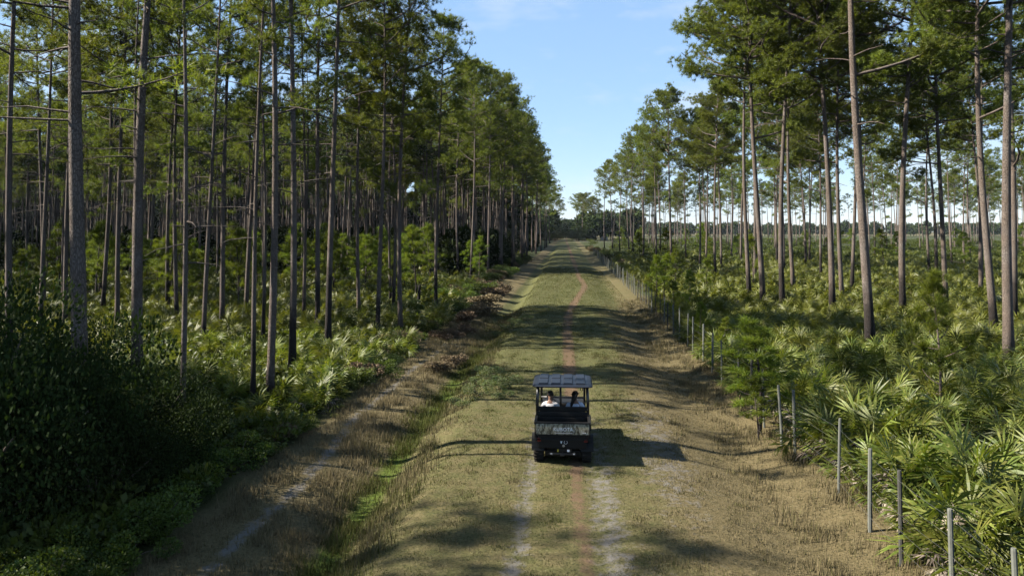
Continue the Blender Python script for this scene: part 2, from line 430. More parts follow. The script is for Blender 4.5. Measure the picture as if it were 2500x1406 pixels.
PR, PL, PF, YP = [], [], [], []     # tall open-grown pines, stand pines, far pines, young pines
for i in range(6):
    PR.append(tree_meshes('open_pine', dict(seed=100 + i, H=28.5, clear=15.4 + i % 3 * 0.9, spread=5.9, r0=.205, nl=34, clumps=6, tufts=20, nn=22, nlen=.34, nwid=.038, dead=6, bend=.55, lowlimb=i % 2), M['needles']))
for i in range(6):
    PL.append(tree_meshes('stand_pine', dict(seed=200 + i, H=27, clear=14.2 + i % 3 * 1.2, spread=4.1, r0=.165, nl=34, clumps=5, tufts=14, nn=20, nlen=.34, nwid=.031, dead=10, bend=.45, lowlimb=2), M['needles']))
PT = []
for i in range(3):
    PT.append(tree_meshes('slim_pine', dict(seed=260 + i, H=26, clear=14.0 + i, spread=2.9, r0=.165, nl=22, clumps=3, tufts=10, nn=20, nlen=.34, nwid=.031, dead=12, bend=.45, lowlimb=2), M['needles']))
PS = [tree_meshes('sparse_pine', dict(seed=280, H=26, clear=14.0, spread=2.0, r0=.15, nl=11, clumps=2, tufts=9, nn=20, nlen=.34, nwid=.031, dead=16, bend=.4), M['needles'])]
for i in range(5):
    PF.append(tree_meshes('far_pine', dict(seed=300 + i, H=28, clear=16.2 + i % 3, spread=4.9, r0=.20, nl=28, clumps=5, tufts=9, nn=9, nlen=.55, nwid=.085, dead=3, bend=.5, lowlimb=1), M['needles']))
for i in range(5):
    YP.append(tree_meshes('young_pine', dict(seed=400 + i, H=4.6, clear=1.0, spread=1.35, r0=.055, nl=17, clumps=3, tufts=4, nn=40, nlen=.30, nwid=.018, dead=1, bend=.12, rounded=False, crf=.38), M['needles_young']))

def plant_tree(name, meshes, x, y, s, rz, tilt=(0, 0), sxy=None):
    e = empty(name, (x, y, float(hz(x, y))), (tilt[0], tilt[1], rz), (s * (sxy or 1), s * (sxy or 1), s))
    obj('trunk', meshes[0], e); obj('crown', meshes[1], e)
    return e

_one = ['first', 'second', 'third', 'fourth', 'fifth', 'sixth', 'seventh', 'eighth', 'ninth']
_ten = {2: 'twent', 3: 'thirt', 4: 'fort', 5: 'fift', 6: 'sixt', 7: 'sevent', 8: 'eight', 9: 'ninet'}
ORD = _one + ['tenth', 'eleventh', 'twelfth', 'thirteenth', 'fourteenth', 'fifteenth', 'sixteenth', 'seventeenth', 'eighteenth', 'nineteenth']
for _d, _w in _ten.items(): ORD += [_w + 'ieth'] + [_w + 'y-' + o for o in _one]

def bearing(x, y): return math.atan2(x, y)

# front pines east of the track: x, y, scale, tilt_x, tilt_y (radians, lean)
RIGHT = [(16.4, 68.4, 1.02, 0, -.01), (15.3, 59.4, 1.05, 0, -.035), (16.4, 58.1, 1.0, 0, .01), (23.1, 77.9, 1.05, 0, .0), (19.5, 56.4, 1.06, 0, -.01), (24.6, 68.6, 1.0, 0, .02),
         (29.3, 79.0, .98, 0, .03), (14.9, 37.8, 1.08, 0, -.012), (23.8, 54.7, 1.05, 0, -.055), (55.9, 119.1, 1, 0, 0), (45.2, 94.6, 1.0, 0, 0), (29.4, 60.1, .92, 0, -.02),
         (39.8, 74.7, .95, 0, 0), (24.6, 44.8, 1.0, 0, .03), (20.4, 36.1, 1.05, 0, -.05), (29.5, 51.6, 1.0, 0, -.03), (41.7, 133.4, 1, 0, 0), (17.5, 126.6, 1.05, 0, -.03),
         (17.9, 151.8, 1.06, 0, -.01), (17.5, 172.9, 1.04, 0, -.05), (20.6, 105.4, .95, 0, .0), (27.3, 148.0, 1, 0, 0), (24.9, 122.5, .98, 0, 0), (36.5, 168.5, 1, 0, 0),
         (32.6, 142.1, 1, 0, .02), (22.1, 89.6, 1.04, 0, .0), (22.2, 179.5, 1.05, 0, 0), (17.0, 193.1, 1.05, 0, -.03), (18.6, 225, 1.05, 0, 0), (16.4, 235, 1.02, 0, 0),
         (15.8, 262, 1.06, 0, 0), (13.9, 280, 1.04, 0, .01), (33.8, 118.8, 1, 0, 0), (44.1, 139.1, 1, 0, 0)]
LEFT = [(-14.3, 21.0, 1.12, 0, .02), (-17.1, 28.5, 1.08, 0, .01), (-10.8, 20.2, .72, 0, -.03), (-11.4, 26.3, .80, 0, -.03), (-11.0, 26.8, .92, 0, .0), (-12.2, 32.2, 1.0, 0, .0), (-21.1, 44.0, 1.0, 0, 0),
        (-12.6, 38.3, 1.06, 0, .0), (-15.5, 45.1, .98, 0, 0), (-11.0, 42.3, .86, 0, .02), (-10.2, 44.9, .94, 0, 0), (-15.1, 52.9, .90, 0, -.01), (-10.4, 58.2, .88, 0, 0), (-13.4, 56.3, .85, 0, 0),
        (-24.3, 30.8, .98, 0, 0), (-40.2, 54.2, 1, 0, 0), (-31.9, 45.0, .96, 0, .01), (-34.7, 53.0, 1, 0, 0), (-27.9, 44.2, .95, 0, 0), (-31.8, 56.9, 1.0, 0, 0), (-26.8, 49.2, .94, 0, .02),
        (-22.7, 50.9, 1, 0, 0), (-11.0, 149.5, 1.18, 0, 0), (-10.6, 183.6, 1.2, 0, .02), (-10.0, 112.0, 1.12, 0, .01), (-11.2, 104, 1.1, 0, 0), (-12.6, 96.0, 1.06, 0, 0), (-9.6, 128.0, 1.16, 0, 0), (-9.2, 166, 1.2, 0, 0), (-9.0, 211.9, 1.2, 0, 0), (-8.6, 240, 1.2, 0, 0), (-8.4, 275, 1.2, 0, 0)]

def nearest_ok(x, y, pts, d):
    return all((x - a) ** 2 + (y - b) ** 2 > d * d for a, b in pts)

pts = [(t[0], t[1]) for t in RIGHT + LEFT]
fillR, fillL, fillO = [], [], []
r5 = np.random.default_rng(55)
while len(fillR) < 82:
    y = 80 + 330 * r5.uniform() ** 1.15; x = 17 + (20 + y * .78) * r5.uniform()
    if x > y * .60 + 14 or (x < 30 and y < 120): continue
    if y > 240 and x < 26: continue
    if nearest_ok(x, y, pts, 5.2): fillR.append((x, y)); pts.append((x, y))
n_try = 0
while len(fillL) < 136 and n_try < 20000:
    n_try += 1
    y = 46 + 260 * r5.uniform() ** 1.2; x = -9.6 - (y * .86) * r5.uniform() ** .9
    if len(fillL) % 5 < 2: y = 102 + 130 * r5.uniform(); x = -9.4 - 24 * r5.uniform()
    if x < -y * .80 - 8: continue
    if y < 104 and x > -50 + max(0, (y - 92)) * 2.2: continue        # the opening with young regrowth
    if nearest_ok(x, y, pts, 3.3): fillL.append((x, y)); pts.append((x, y))
fillS = []
fillS = [(-19.5, 38.5), (-24.6, 41.0), (-17.6, 41.8), (-28.8, 38.6), (-20.4, 56.0), (-18.0, 49.5), (-25.5, 57.5), (-14.6, 60.5)]
pts += fillS
while len(fillS) < 36:
    y = 58 + 46 * r5.uniform(); x = -31 - (y * .62) * r5.uniform()
    if x > -y * .84 - 3 and nearest_ok(x, y, pts, 3.2): fillS.append((x, y)); pts.append((x, y))
# pines just outside the picture's left edge and behind the viewpoint, whose shade falls over the near verge
OUT = [(-46, 19.5), (-48, 24), (-41.5, 18.8), (-43, 22), (-46, 14.5), (-41.5, 13)]
THIN = [(-27, 11.8), (-30, 9.6), (-25.5, 8.2), (-29.5, 13.6), (-37, 22.0)]

LOW = [(-28.4, 15.6), (-28.0, 17.4), (-29.6, 17.6), (-28.5, 19.6), (-30.5, 21.6), (-30.5, 14.6), (-31.5, 19)]
r6 = np.random.default_rng(66)
order_R = sorted(range(len(RIGHT)), key=lambda i: bearing(*RIGHT[i][:2]))
for n, i in enumerate(order_R):
    x, y, s, tx, ty = RIGHT[i]
    far = y > 140
    e = plant_tree('pine_tree', PR[(i * 5 + 2) % 6] if not far else PF[i % 5], x, y, s * (1 if not far else 1.04), r6.uniform(0, 6.28), (tx, ty * .35 + r6.normal() * .008), 1.08 if y < 62 else 1.0)
    tag(e, 'tall bare-boled pine, %s from the track among the front pines behind the fence' % ORD[n], 'pine tree', 'front pines right of the track')
order_L = sorted(range(len(LEFT)), key=lambda i: -bearing(*LEFT[i][:2]), reverse=True)
for n, i in enumerate(order_L):
    x, y, s, tx, ty = LEFT[i]
    e = plant_tree('pine_tree', PS[0] if i in (2, 3) else PL[(i * 5 + 1) % 6] if y > 41 or x < -20 else PT[i % 3], x, y, s, r6.uniform(0, 6.28), (tx, ty * .35 + r6.normal() * .008), 1.3 if i < 2 else (.8 if i in (2, 3) else 1))
    tag(e, 'slender tall pine, %s from the left edge among the front pines left of the ditch' % ORD[n], 'pine tree', 'front pines left of the track')
fillR.sort(key=lambda p: bearing(*p)); fillS.sort(key=lambda p: bearing(*p))
for i, (x, y) in enumerate(fillR):
    m = PR[i % 6] if y < 110 else PF[i % 5]
    e = plant_tree('pine_tree', m, x, y, r6.uniform(.88, 1.06), r6.uniform(0, 6.28), tuple(r6.normal(size=2) * .015))
    tag(e, 'bare-boled pine far back in the open stand, %s from the track in that stand' % ORD[i], 'pine tree', 'pines in the open stand behind the fence')
for i, (x, y) in enumerate(fillL):
    m = PL[i % 6] if y < 130 or (x > -18 and y < 170) else PF[i % 5]
    e = plant_tree('pine_tree', m, x, y, r6.uniform(.88, 1.05) * (1.12 if x > -24 else 1), r6.uniform(0, 6.28), tuple(r6.normal(size=2) * .012))
    tag(e, 'straight pine in the dense dark stand behind the young pines left of the track', 'pine tree', 'pines of the dense dark stand')
for i, (x, y) in enumerate(fillS):
    e = plant_tree('pine_tree', PT[i % 3], x, y, r6.uniform(.74, .92), r6.uniform(0, 6.28), tuple(r6.normal(size=2) * .012), .9)
    tag(e, 'thin pole-like pine in the regrowth, %s of its kind from the left edge' % ORD[i], 'pine tree', 'thin pines in the regrowth')
for i, (x, y) in enumerate(OUT):
    e = plant_tree('pine_tree', PL[(i + 3) % 6], x, y, r6.uniform(.85, 1.0), r6.uniform(0, 6.28), tuple(r6.normal(size=2) * .01))
    tag(e, 'pine just beyond the left edge of view shading the near verge', 'pine tree', 'pines beyond the left edge')

for i, (x, y) in enumerate(THIN):
    e = plant_tree('pine_tree', PT[i % 3], x, y, r6.uniform(.86, .96), r6.uniform(0, 6.28), (0, 0))
    tag(e, 'thin-crowned pine beyond the left edge of view striping the track with shade', 'pine tree', 'thin-crowned pines beyond the left edge')
for i, (x, y) in enumerate(LOW):
    e = plant_tree('pine_tree', PL[(i + 2) % 6], x, y, r6.uniform(.50, .56), r6.uniform(0, 6.28), (0, 0), 1.45)
    tag(e, 'shorter pine beyond the left edge of view shading the dark thicket', 'pine tree', 'shorter pines beyond the left edge')
# the trees that close the track in the distance
far_c = [(-13, 330, 1.0), (-9, 380, 1.0), (-16, 400, 1.05), (-8.5, 300, .95), (-11, 260, .96), (9.5, 478, .95), (13, 500, 1.0), (6.5, 520, 1.02), (17, 485, .9), (-8, 470, .95), (-14, 500, 1), (11, 540, 1), (20, 520, .92), (-20, 460, 1.0), (-26, 430, 1), (-7, 540, .9)]
for i, (x, y, s) in enumerate(far_c):
    e = plant_tree('pine_tree', PF[i % 5], x, y, s * 1.12, r6.uniform(0, 6.28), (0, 0), 1.3)
    tag(e, 'far pine in the clump closing the end of the grassy track', 'pine tree', 'far pines at the end of the track')

# distant wood beyond the field: reads as one mass
r7 = np.random.default_rng(77)
def low_tree(seed):
    r = np.random.default_rng(seed); n = 190
    u = unit(r.normal(size=(n, 3))); p = u * np.array([3.6, 3.6, 5.2]) * r.uniform(.55, 1, (n, 1)) ** .5 + np.array([0, 0, 8.5])
    D = unit(u + np.array([0, 0, .4]))
    cv, ct = needles(p, D, 2, 2.2, 1.4, r)
    tv, tt = tube(np.array([[0, 0, 0], [0, 0, 8.]]), np.array([.3, .2]), 4)
    return join([(cv, ct), (tv, tt)])
def far_wood(n, fx, fy, fs, seeds):
    ps = []
    for sd in seeds:
        k = n // len(seeds); x, y = fx(k), fy(k)
        ps.append(scatter(*low_tree(sd), mats_zrot(np.stack([x, y, np.zeros(k)], -1), r7.uniform(0, 6.28, k), fs(k))))
    return join(ps)
y0 = lambda k: 820 + r7.uniform(0, 160, k)
v1, t1 = far_wood(480, lambda k: r7.uniform(20, 1150, k), y0, lambda k: r7.uniform(.75, 1.25, k), (1, 2, 3, 4))
v2, t2 = far_wood(240, lambda k: -r7.uniform(14, 420, k), lambda k: 520 + r7.uniform(0, 220, k), lambda k: r7.uniform(1.3, 1.9, k), (5, 6, 7))
v3, t3 = far_wood(80, lambda k: r7.uniform(-13, 26, k), lambda k: 620 + r7.uniform(0, 180, k), lambda k: r7.uniform(.8, 1.2, k), (8, 9))
v4, t4 = far_wood(260, lambda k: -r7.uniform(24, 250, k), lambda k: 250 + r7.uniform(0, 220, k), lambda k: r7.uniform(1.4, 1.8, k), (10, 11, 12))
(lt_v, lt_t), (lc_v, lc_t) = pine(seed=350, H=28, clear=16.5, spread=4.4, r0=.2, nl=15, clumps=3, tufts=5, nn=5, nlen=.85, nwid=.16, dead=1)
def deep(k):
    y = 108 + 210 * r7.uniform(size=k) ** 1.2; x = -20 - (y * .85) * r7.uniform(size=k); return np.stack([x, y, np.zeros(k)], -1)
xyz = deep(620); mm = mats_zrot(xyz, r7.uniform(0, 6.28, 620), r7.uniform(.85, 1.05, 620))
def side(k):                         # the stand goes on beyond the left edge of view
    y = 13 + 190 * r7.uniform(size=k) ** 1.2; x = -(y * .82 + 9) - 62 * r7.uniform(size=k); x = np.where(y < 30, np.minimum(x, -47), x); return np.stack([x, y, np.zeros(k)], -1)
def open_far(k):                     # and the open stand goes on behind the fence
    y = 230 + 240 * r7.uniform(size=k); x = 26 + y * .6 * r7.uniform(size=k); return np.stack([x, y, np.zeros(k)], -1)
xs_ = np.vstack([side(190), open_far(90)])
mm = np.concatenate([mm, mats_zrot(xs_, r7.uniform(0, 6.28, len(xs_)), r7.uniform(.85, 1.05, len(xs_)))])
v5, t5 = scatter(lc_v, lc_t, mm); v6, t6 = scatter(lt_v, lt_t, mm)
tag(obj('stand_boles', np_mesh('stand_boles', v6, t6, [M['bark']], True)), 'crowded thin pine boles deep inside the stands on both sides', 'forest', kind='stuff')
def dshr(k):
    y = 105 + 200 * r7.uniform(size=k); x = -12 - (y * .84) * r7.uniform(size=k); return x, y
q = [dshr(150) for _ in range(3)]
v7, t7 = join([scatter(*low_tree(30 + i), mats_zrot(np.stack([q[i][0], q[i][1], np.full(150, -1.6)], -1), r7.uniform(0, 6.28, 150), r7.uniform(.38, .62, 150))) for i in range(3)])
v7, t7 = join([(v7, t7), (v4, t4)])  # near-black leaves paint the stand's inner shade and close sky gaps
tag(obj('shade_dark_understory', np_mesh('shade_dark_understory', v7, t7, [M['oak']])), 'understory coloured shade-dark, filling the depth of the left-hand stand', 'undergrowth', kind='stuff')
v8, t8 = far_wood(72, lambda k: r7.choice([-1, 1], k) * r7.uniform(8, 46, k), lambda k: r7.uniform(466, 570, k), lambda k: r7.uniform(.9, 1.5, k), (14, 15, 16))
V, T = join([(v1, t1), (v2, t2), (v3, t3), (v5, t5), (v8, t8)])
tag(obj('distant_forest', np_mesh('distant_forest', V, T, [leaf_mat('distant_foliage', ((0.022, 0.036, 0.011), (0.036, 0.052, 0.014), (0.055, 0.07, 0.02)), .15, .8, .1, .05)])),
    'dark distant forest along the horizon beyond the field', 'forest', kind='stuff')

# ------------------------------------------------------------------ saw palmetto
def frond(seed, nleaf=17, lod=0):
    r = np.random.default_rng(seed)
    pet = 0.55; parts = []
    s = np.linspace(0, 1, 4)[:, None]
    path = np.array([0, 0, 0]) + np.array([0.10, 0, 1]) * pet * s + np.array([.10, 0, 0]) * s ** 2
    if lod == 0: parts.append(tube(path, np.array([.014, .012, .010, .009]), 3, cap=False))
    tip = path[-1]; spread = R(r.uniform(108, 128))
    for k in range(nleaf):
        a = (k / (nleaf - 1) * 2 - 1) * spread
        L = 0.62 * (0.72 + .28 * math.cos(a * .75)) * r.uniform(.88, 1.08)
        d = np.array([0.28 + .25 * abs(math.sin(a)), math.sin(a), math.cos(a)]); d = d / np.linalg.norm(d)
        d = d + r.normal(size=3) * .05
        side = np.cross(d, np.array([1, 0, 0])); side /= np.linalg.norm(side)
        wd = 0.022 if lod == 0 else .05
        mid = tip + d * L * .5; end = tip + d * L + np.array([.10 * L, 0, -.14 * L]) * r.uniform(.3, 1.5)
        V = np.array([tip, mid - side * wd, mid + side * wd, end]); parts.append((V, np.array([[0, 1, 2], [1, 3, 2]])))
    return join(parts)

FR = [frond(500 + i) for i in range(4)]
FRL = [frond(520 + i, 8, 1) for i in range(3)]
frond_me = [np_mesh('frond', v, t, [M['palm']]) for v, t in FR]
dead_me = [np_mesh('dead_frond', v, t, [M['dead_frond']]) for v, t in FR[:2]]

def frond_pose(r, n):
    """list of (azimuth, tilt, scale, lift)"""
    out = []
    for k in range(n):
        f = (k + r.uniform(0, 1)) / n
        out.append((r.uniform(0, 6.28) if n < 3 else k * 2.4 + r.normal() * .3, R(6 + 62 * f + r.normal() * 7), r.uniform(.85, 1.15), .05 + .25 * (1 - f)))
    return out

def pose_mat(az, tilt, s, lift, off=(0, 0)):
    m = Matrix.Translation((off[0], off[1], lift)) @ Matrix.Rotation(az, 4, 'Z') @ Matrix.Rotation(tilt, 4, 'Y') @ Matrix.Scale(s, 4)
    return m

def palm_plant(seed, n, frs):
    r = np.random.default_rng(seed); ps = []
    for k, (az, ti, s, lf) in enumerate(frond_pose(r, n)):
        m = np.array(pose_mat(az, ti, s, lf, r.normal(size=2) * .12)); v, t = frs[k % len(frs)]
        ps.append((v @ m[:3, :3].T + m[:3, 3], t))
    return join(ps)
PALM = [palm_plant(600 + i, 15, FR) for i in range(5)]
PALML = [palm_plant(620 + i, 9, FRL) for i in range(4)]
palm_me = [np_mesh('palmetto_foliage', v, t, [M['palm']]) for v, t in PALM]

# where palmettos grow
r8 = np.random.default_rng(88)
cand = []
def clump(x, y): return 0.5 + .5 * math.sin(x * .55 + 1.7 * math.sin(y * .33 + 1)) * math.cos(y * .47 + math.sin(x * .4))
tp_ = [(t[0], t[1]) for t in RIGHT + LEFT]
y = 9.0
while y < 62:                                   # behind the fence
    st = .80 + y * .012
    x = 7.3 + r8.uniform(0, .6)
    while x < min(9 + y * .66, 48):
        px, py = x + r8.normal() * .25, y + r8.normal() * .3
        if px > 7.0 and (r8.uniform() < .35 + .65 * sstep(clump(px, py), .15, .6) or px < 10) : cand.append((px, py))
        x += st * r8.uniform(.8, 1.3)
    y += st * .9
y = 17.0
while y < 62:                                   # left of the ditch
    st = .95 + y * .012
    x = -8.9 - r8.uniform(0, .6)
    while x > max(-9 - y * .80, -48):
        px, py = x + r8.normal() * .25, y + r8.normal() * .3
        if px < -8.6 and r8.uniform() < (.25 + .7 * sstep(clump(px, py), .25, .6)) * (sstep(py - px * -.0, 20, 30)): cand.append((px, py))
        x -= st * r8.uniform(.8, 1.35)
    y += st * .9
cand = [c for c in cand if nearest_ok(c[0], c[1], tp_, .35)]
cand.sort(key=lambda c: math.hypot(*c))
in_view = lambda x, y, m=0.0: -0.82 - m < x / y < .60 + m
seen = [c for c in cand if in_view(*c, .03)]
ind = seen[:285]; rest = [c for c in cand if c not in set(ind)]
row = sorted([c for c in ind if 0 < c[0] < 8.3], key=lambda c: c[1])
rown = {c: i for i, c in enumerate(row)}
for i, c in enumerate(ind):
    x, y = c; z = float(hz(x, y)); s = r8.uniform(.75, 1.28) * (1.2 if 0 < x < 9 else 1) * (.92 if x < 0 else 1)
    e = empty('saw_palmetto', (x, y, z), (0, 0, r8.uniform(0, 6.28)), s)
    if i < 70:
        rr = np.random.default_rng(9000 + i)
        for k, (az, ti, fs, lf) in enumerate(frond_pose(rr, 15)):
            f = obj('frond', frond_me[(i + k) % 4], e); f.matrix_local = pose_mat(az, ti, fs, lf, rr.normal(size=2) * .12)
        for k in range(2 if x > 0 else 1):
            f = obj('dead_frond', dead_me[(k + 1) % 2], e); f.matrix_local = pose_mat(rr.uniform(0, 6.28), R(rr.uniform(45, 85)), rr.uniform(.7, 1.0), .25)
        for k in range(4 if x > 0 else 2):
            f = obj('dead_frond', dead_me[k % 2], e); f.matrix_local = pose_mat(rr.uniform(0, 6.28), R(rr.uniform(95, 125)), rr.uniform(.6, .9), .32)
    else:
        obj('foliage', palm_me[i % 5], e)
    if c in rown and rown[c] < len(ORD):
        tag(e, 'green saw palmetto against the wire fence, %s along it from the camera' % ORD[rown[c]], 'palmetto', 'palmettos along the fence')
    elif x > 0:
        tag(e, 'fan-leaved saw palmetto in the thicket well behind the wire fence', 'palmetto', 'palmetto thicket behind the fence')
    else:
        tag(e, 'fan-leaved saw palmetto under the pines left of the ditch', 'palmetto', 'palmettos left of the ditch')
def place(ms, L, smin, smax):
    ps = []; L = np.array(L); idx = r8.integers(0, len(ms), len(L))
    for k, (v, t) in enumerate(ms):
        q = L[idx == k]
        if not len(q): continue
        ps.append(scatter(v, t, mats_zrot(np.stack([q[:, 0], q[:, 1], hz(q[:, 0], q[:, 1])], -1), r8.uniform(0, 6.28, len(q)), r8.uniform(smin, smax, len(q)))))
    return join(ps)
midp = [c for c in rest if in_view(*c, .15)]
farp = []
for k in range(3600):
    y = 60 + 150 * r8.uniform() ** 1.3
    x = 8 + (y * .60) * r8.uniform() if r8.uniform() < .62 else -10 - (y * .8) * r8.uniform()
    if r8.uniform() < .2 + .8 * sstep(clump(x * .5, y * .5), .3, .6): farp.append((x, y))
va, ta = place(PALM[:3], midp, .8, 1.3); vb, tb = place(PALML, farp, .8, 1.35)
V, T = join([(va, ta), (vb, tb)])
tag(obj('palmetto_undergrowth', np_mesh('palmetto_undergrowth', V, T, [M['palm']])), 'unbroken palmetto undergrowth running back between the pines', 'undergrowth', kind='stuff')

# ------------------------------------------------------------------ shrubs, young pines, weeds
def leafy(seed, n, size, leaf, flat=.75, lobes=7, stems=7):
    r = np.random.default_rng(seed)
    cs = r.normal(size=(lobes, 3)) * np.array([.42, .42, .2]) + np.array([0, 0, .55]); cs[:, 2] = np.clip(cs[:, 2], .25, .95)
    w = r.integers(0, lobes, n); u = unit(r.normal(size=(n, 3)))
    p = cs[w] + u * r.uniform(.25, 1, (n, 1)) ** .45 * np.array([.40, .40, .34]) * r.uniform(.6, 1.1, (lobes, 1))[w]
    p[:, 2] = np.maximum(p[:, 2], .03); p *= size * np.array([1, 1, flat])
    d = unit(u + r.normal(size=(n, 3)) * .8 + np.array([0, 0, .3])); s = unit(np.cross(d, r.normal(size=(n, 3))))
    L = leaf * r.uniform(.6, 1.3, (n, 1)); W = L * .30
    V = np.stack([p, p + d * L * .5 - s * W, p + d * L, p + d * L * .5 + s * W], 1).reshape(-1, 3)
    k = np.arange(n)[:, None] * 4
    T = np.concatenate([k + np.array([0, 1, 2]), k + np.array([0, 2, 3])])
    st = []
    for i in range(stems):
        c = cs[i % lobes] * size * np.array([1, 1, flat])
        st.append(tube(np.array([[c[0] * .1, c[1] * .1, -.05], [c[0] * .5, c[1] * .5, c[2] * .55], c]), np.array([.02, .013, .006]) * max(size, .6), 4, cap=False))
    return (V, T), join(st)
def shrub_set(mat, seed, k, **kw):
    out = []
    for i in range(k):
        (v, t), (sv, st) = leafy(seed + i, **kw)
        out.append((np_mesh('foliage', v, t, [M[mat]]), np_mesh('stems', sv, st, [M['twig']], True), (v, t)))
    return out
SH = shrub_set('shrub', 700, 4, n=4200, size=1.0, leaf=.065, lobes=10)
OK = shrub_set('oak', 720, 3, n=26000, size=1.0, leaf=.026, lobes=22, stems=14)
DS = shrub_set('dry_shrub', 740, 3, n=2200, size=1.0, leaf=.10, stems=14)
WD = shrub_set('weed', 760, 3, n=1900, size=1.0, leaf=.075, stems=10)
def shrub(kind, x, y, s, label, cat='shrub', group=None, name='shrub', sz=1.0):
    st = {'shrub': SH, 'oak': OK, 'dry': DS, 'weed': WD}[kind]; m = st[int(abs(x * 7 + y * 13)) % len(st)]
    e = empty(name, (x, y, float(hz(x, y))), (0, 0, (x * 3.1 + y * 1.7) % 6.28), (s, s, s * sz))
    obj('foliage', m[0], e); obj('stems', m[1], e)
    return tag(e, label, cat, group)

# along the ditch bank on the left, near to far
r9 = np.random.default_rng(99)
bank = []
y = 9.5
while y < 60:
    bank.append((-8.6 - r9.uniform(0, .9) - max(0, 14 - y) * .02, y, r9.uniform(.75, 1.25))); y += r9.uniform(.9, 1.7)
for n, (x, y, s) in enumerate(bank):
    k = 'shrub' if r9.uniform() < .72 else ('dry' if r9.uniform() < .5 else 'oak')
    o = ORD[n] if n < len(ORD) else None
    shrub(k, x, y, s, 'leafy bush on the left edge of the ditch bank, %s from the camera' % o if o else 'far leafy bush at the left edge of the ditch bank', group='bushes on the left ditch bank', sz=.9)
for k in range(26):
    y = 62 + 110 * r9.uniform(); x = -8.3 - r9.uniform(0, 3.0)
    shrub(('shrub', 'dry', 'oak')[k % 3], x, y, r9.uniform(1.2, 2.0), 'mixed bush in the brushy edge farther along the left of the track', group='far bushes left of the track')
for k in range(16):
    y = 110 + 150 * r9.uniform(); x = 7.6 + r9.uniform(0, 2.5)
    shrub(('shrub', 'oak', 'dry')[k % 3], x, y, r9.uniform(1.1, 1.9), 'bush crowding the far end of the wire fence', group='bushes at the far fence')
# evergreen thicket in the near left corner, its shade put into the leaf colour
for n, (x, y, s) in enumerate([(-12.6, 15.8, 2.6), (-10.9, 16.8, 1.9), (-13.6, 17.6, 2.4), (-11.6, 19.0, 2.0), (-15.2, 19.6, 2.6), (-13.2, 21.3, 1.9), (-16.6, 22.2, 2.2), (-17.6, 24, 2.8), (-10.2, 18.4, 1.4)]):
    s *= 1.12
    shrub('oak', x, y, s, 'evergreen shrub coloured shade-dark in the thicket near the left corner, %s from the camera' % ORD[n], group='dark thicket in the near left corner', sz=1.35)
shrub('oak', -12.9, 14.6, 3.5, 'tall evergreen bush coloured shade-dark, cut off by the left edge of the picture', 'bush', name='tall_bush', sz=1.7)
shrub('oak', -17.2, 21.2, 2.6, 'broad evergreen bush coloured shade-dark below the thick leftmost pine bole', 'bush', name='tall_bush', sz=1.2)
for n, (x, y, s) in enumerate([(-8.5, 468, 7.5), (6.5, 474, 8.0), (-13, 478, 8), (11, 466, 6.5), (2.5, 640, 9)]):
    shrub('oak', x, y, s, 'broad dark oak at the far end of the track, %s of the clump' % ORD[n], 'oak', 'oaks at the end of the track', 'oak_tree', 1.25)
for n, (x, y, s) in enumerate([(-8.9, 11.0, .8), (-10.0, 11.6, .9), (-9.3, 12.6, .85), (-8.8, 13.8, .75), (-10.6, 12.9, 1.0), (-11.4, 14.0, 1.0), (-9.9, 14.2, .9), (-9.2, 15.2, .8), (-10.4, 15.4, .9), (-11.3, 12.4, .95), (-8.6, 12.1, .6)]):
    shrub('shrub', x, y, s, 'low bright green bush in the bottom left corner, %s from the camera' % ORD[n], group='low bright bushes in the bottom left corner', sz=.95)
# weeds on the left shoulder of the track
for n, (x, y, s) in enumerate([(-2.7, 29.2, .75), (-3.3, 28.2, .7), (-2.9, 31.0, .8), (-3.6, 30.2, .7), (-3.4, 32.4, .65), (-4.0, 27.2, .6), (-2.5, 27.6, .45), (-3.9, 48, .8), (-3.4, 50, .7), (-4.3, 46, .7), (-3.0, 52, .6)]):
    shrub('weed', x, y, s, 'low weedy clump on the left shoulder of the track, %s in line' % ORD[n], 'weed clump', 'weeds on the track shoulder', 'weed_clump', .8)
# dry bushes in the ditch side
for n, (x, y, s) in enumerate([(-6.2, 34.5, .9), (-6.0, 37.0, 1.0), (-7.4, 52, 1.5), (-7.0, 57, 1.7), (-6.8, 63, 1.9), (-7.3, 70, 2.0), (-6.4, 47, 1.1), (-7.2, 44, 1.0), (-6.9, 78, 1.9)]):
    shrub('dry', x, y, s, 'brown dry bush on the ditch side left of the track, %s along' % ORD[n], 'dry bush', 'dry bushes by the ditch', 'dry_bush', .75)

def young(x, y, s, i, label, group=None, sxy=1.0):
    e = plant_tree('young_pine', YP[i % 5], x, y, s, (x + y) % 6.28, (0, 0), sxy)
    return tag(e, label, 'young pine', group)
young(6.15, 24.6, .74, 0, 'bushy bright green pine sapling in front of the fence beside the palmettos', sxy=1.6)
young(5.95, 23.9, .40, 3, 'small pale pine sapling touching the bushy one at the fence', sxy=1.4)
young(12.4, 26.0, 1.0, 1, 'lone slim dark pine sapling standing among near palmettos', sxy=.95)
young(20.3, 83, 1.25, 2, 'single pine sapling with rounded head among the right-hand boles')
spots = [(7.6, 64, .85), (8.6, 67, .9), (7.3, 52, .6), (11.2, 78, .9), (14.0, 76, .8), (7.2, 41, .5), (7.6, 37, .45), (9.0, 56, .7)]
for n, (x, y, s) in enumerate(spots):
    young(x, y, s, n + 1, 'young pine in the sapling row along the fence, %s of the row' % ORD[n], 'saplings along the fence', 1.1)
yp = []
while len(yp) < 46:
    y = 56 + 44 * r9.uniform(); x = -10.5 - (y * .70) * r9.uniform()
    if x > -y * .78: yp.append((x, y))
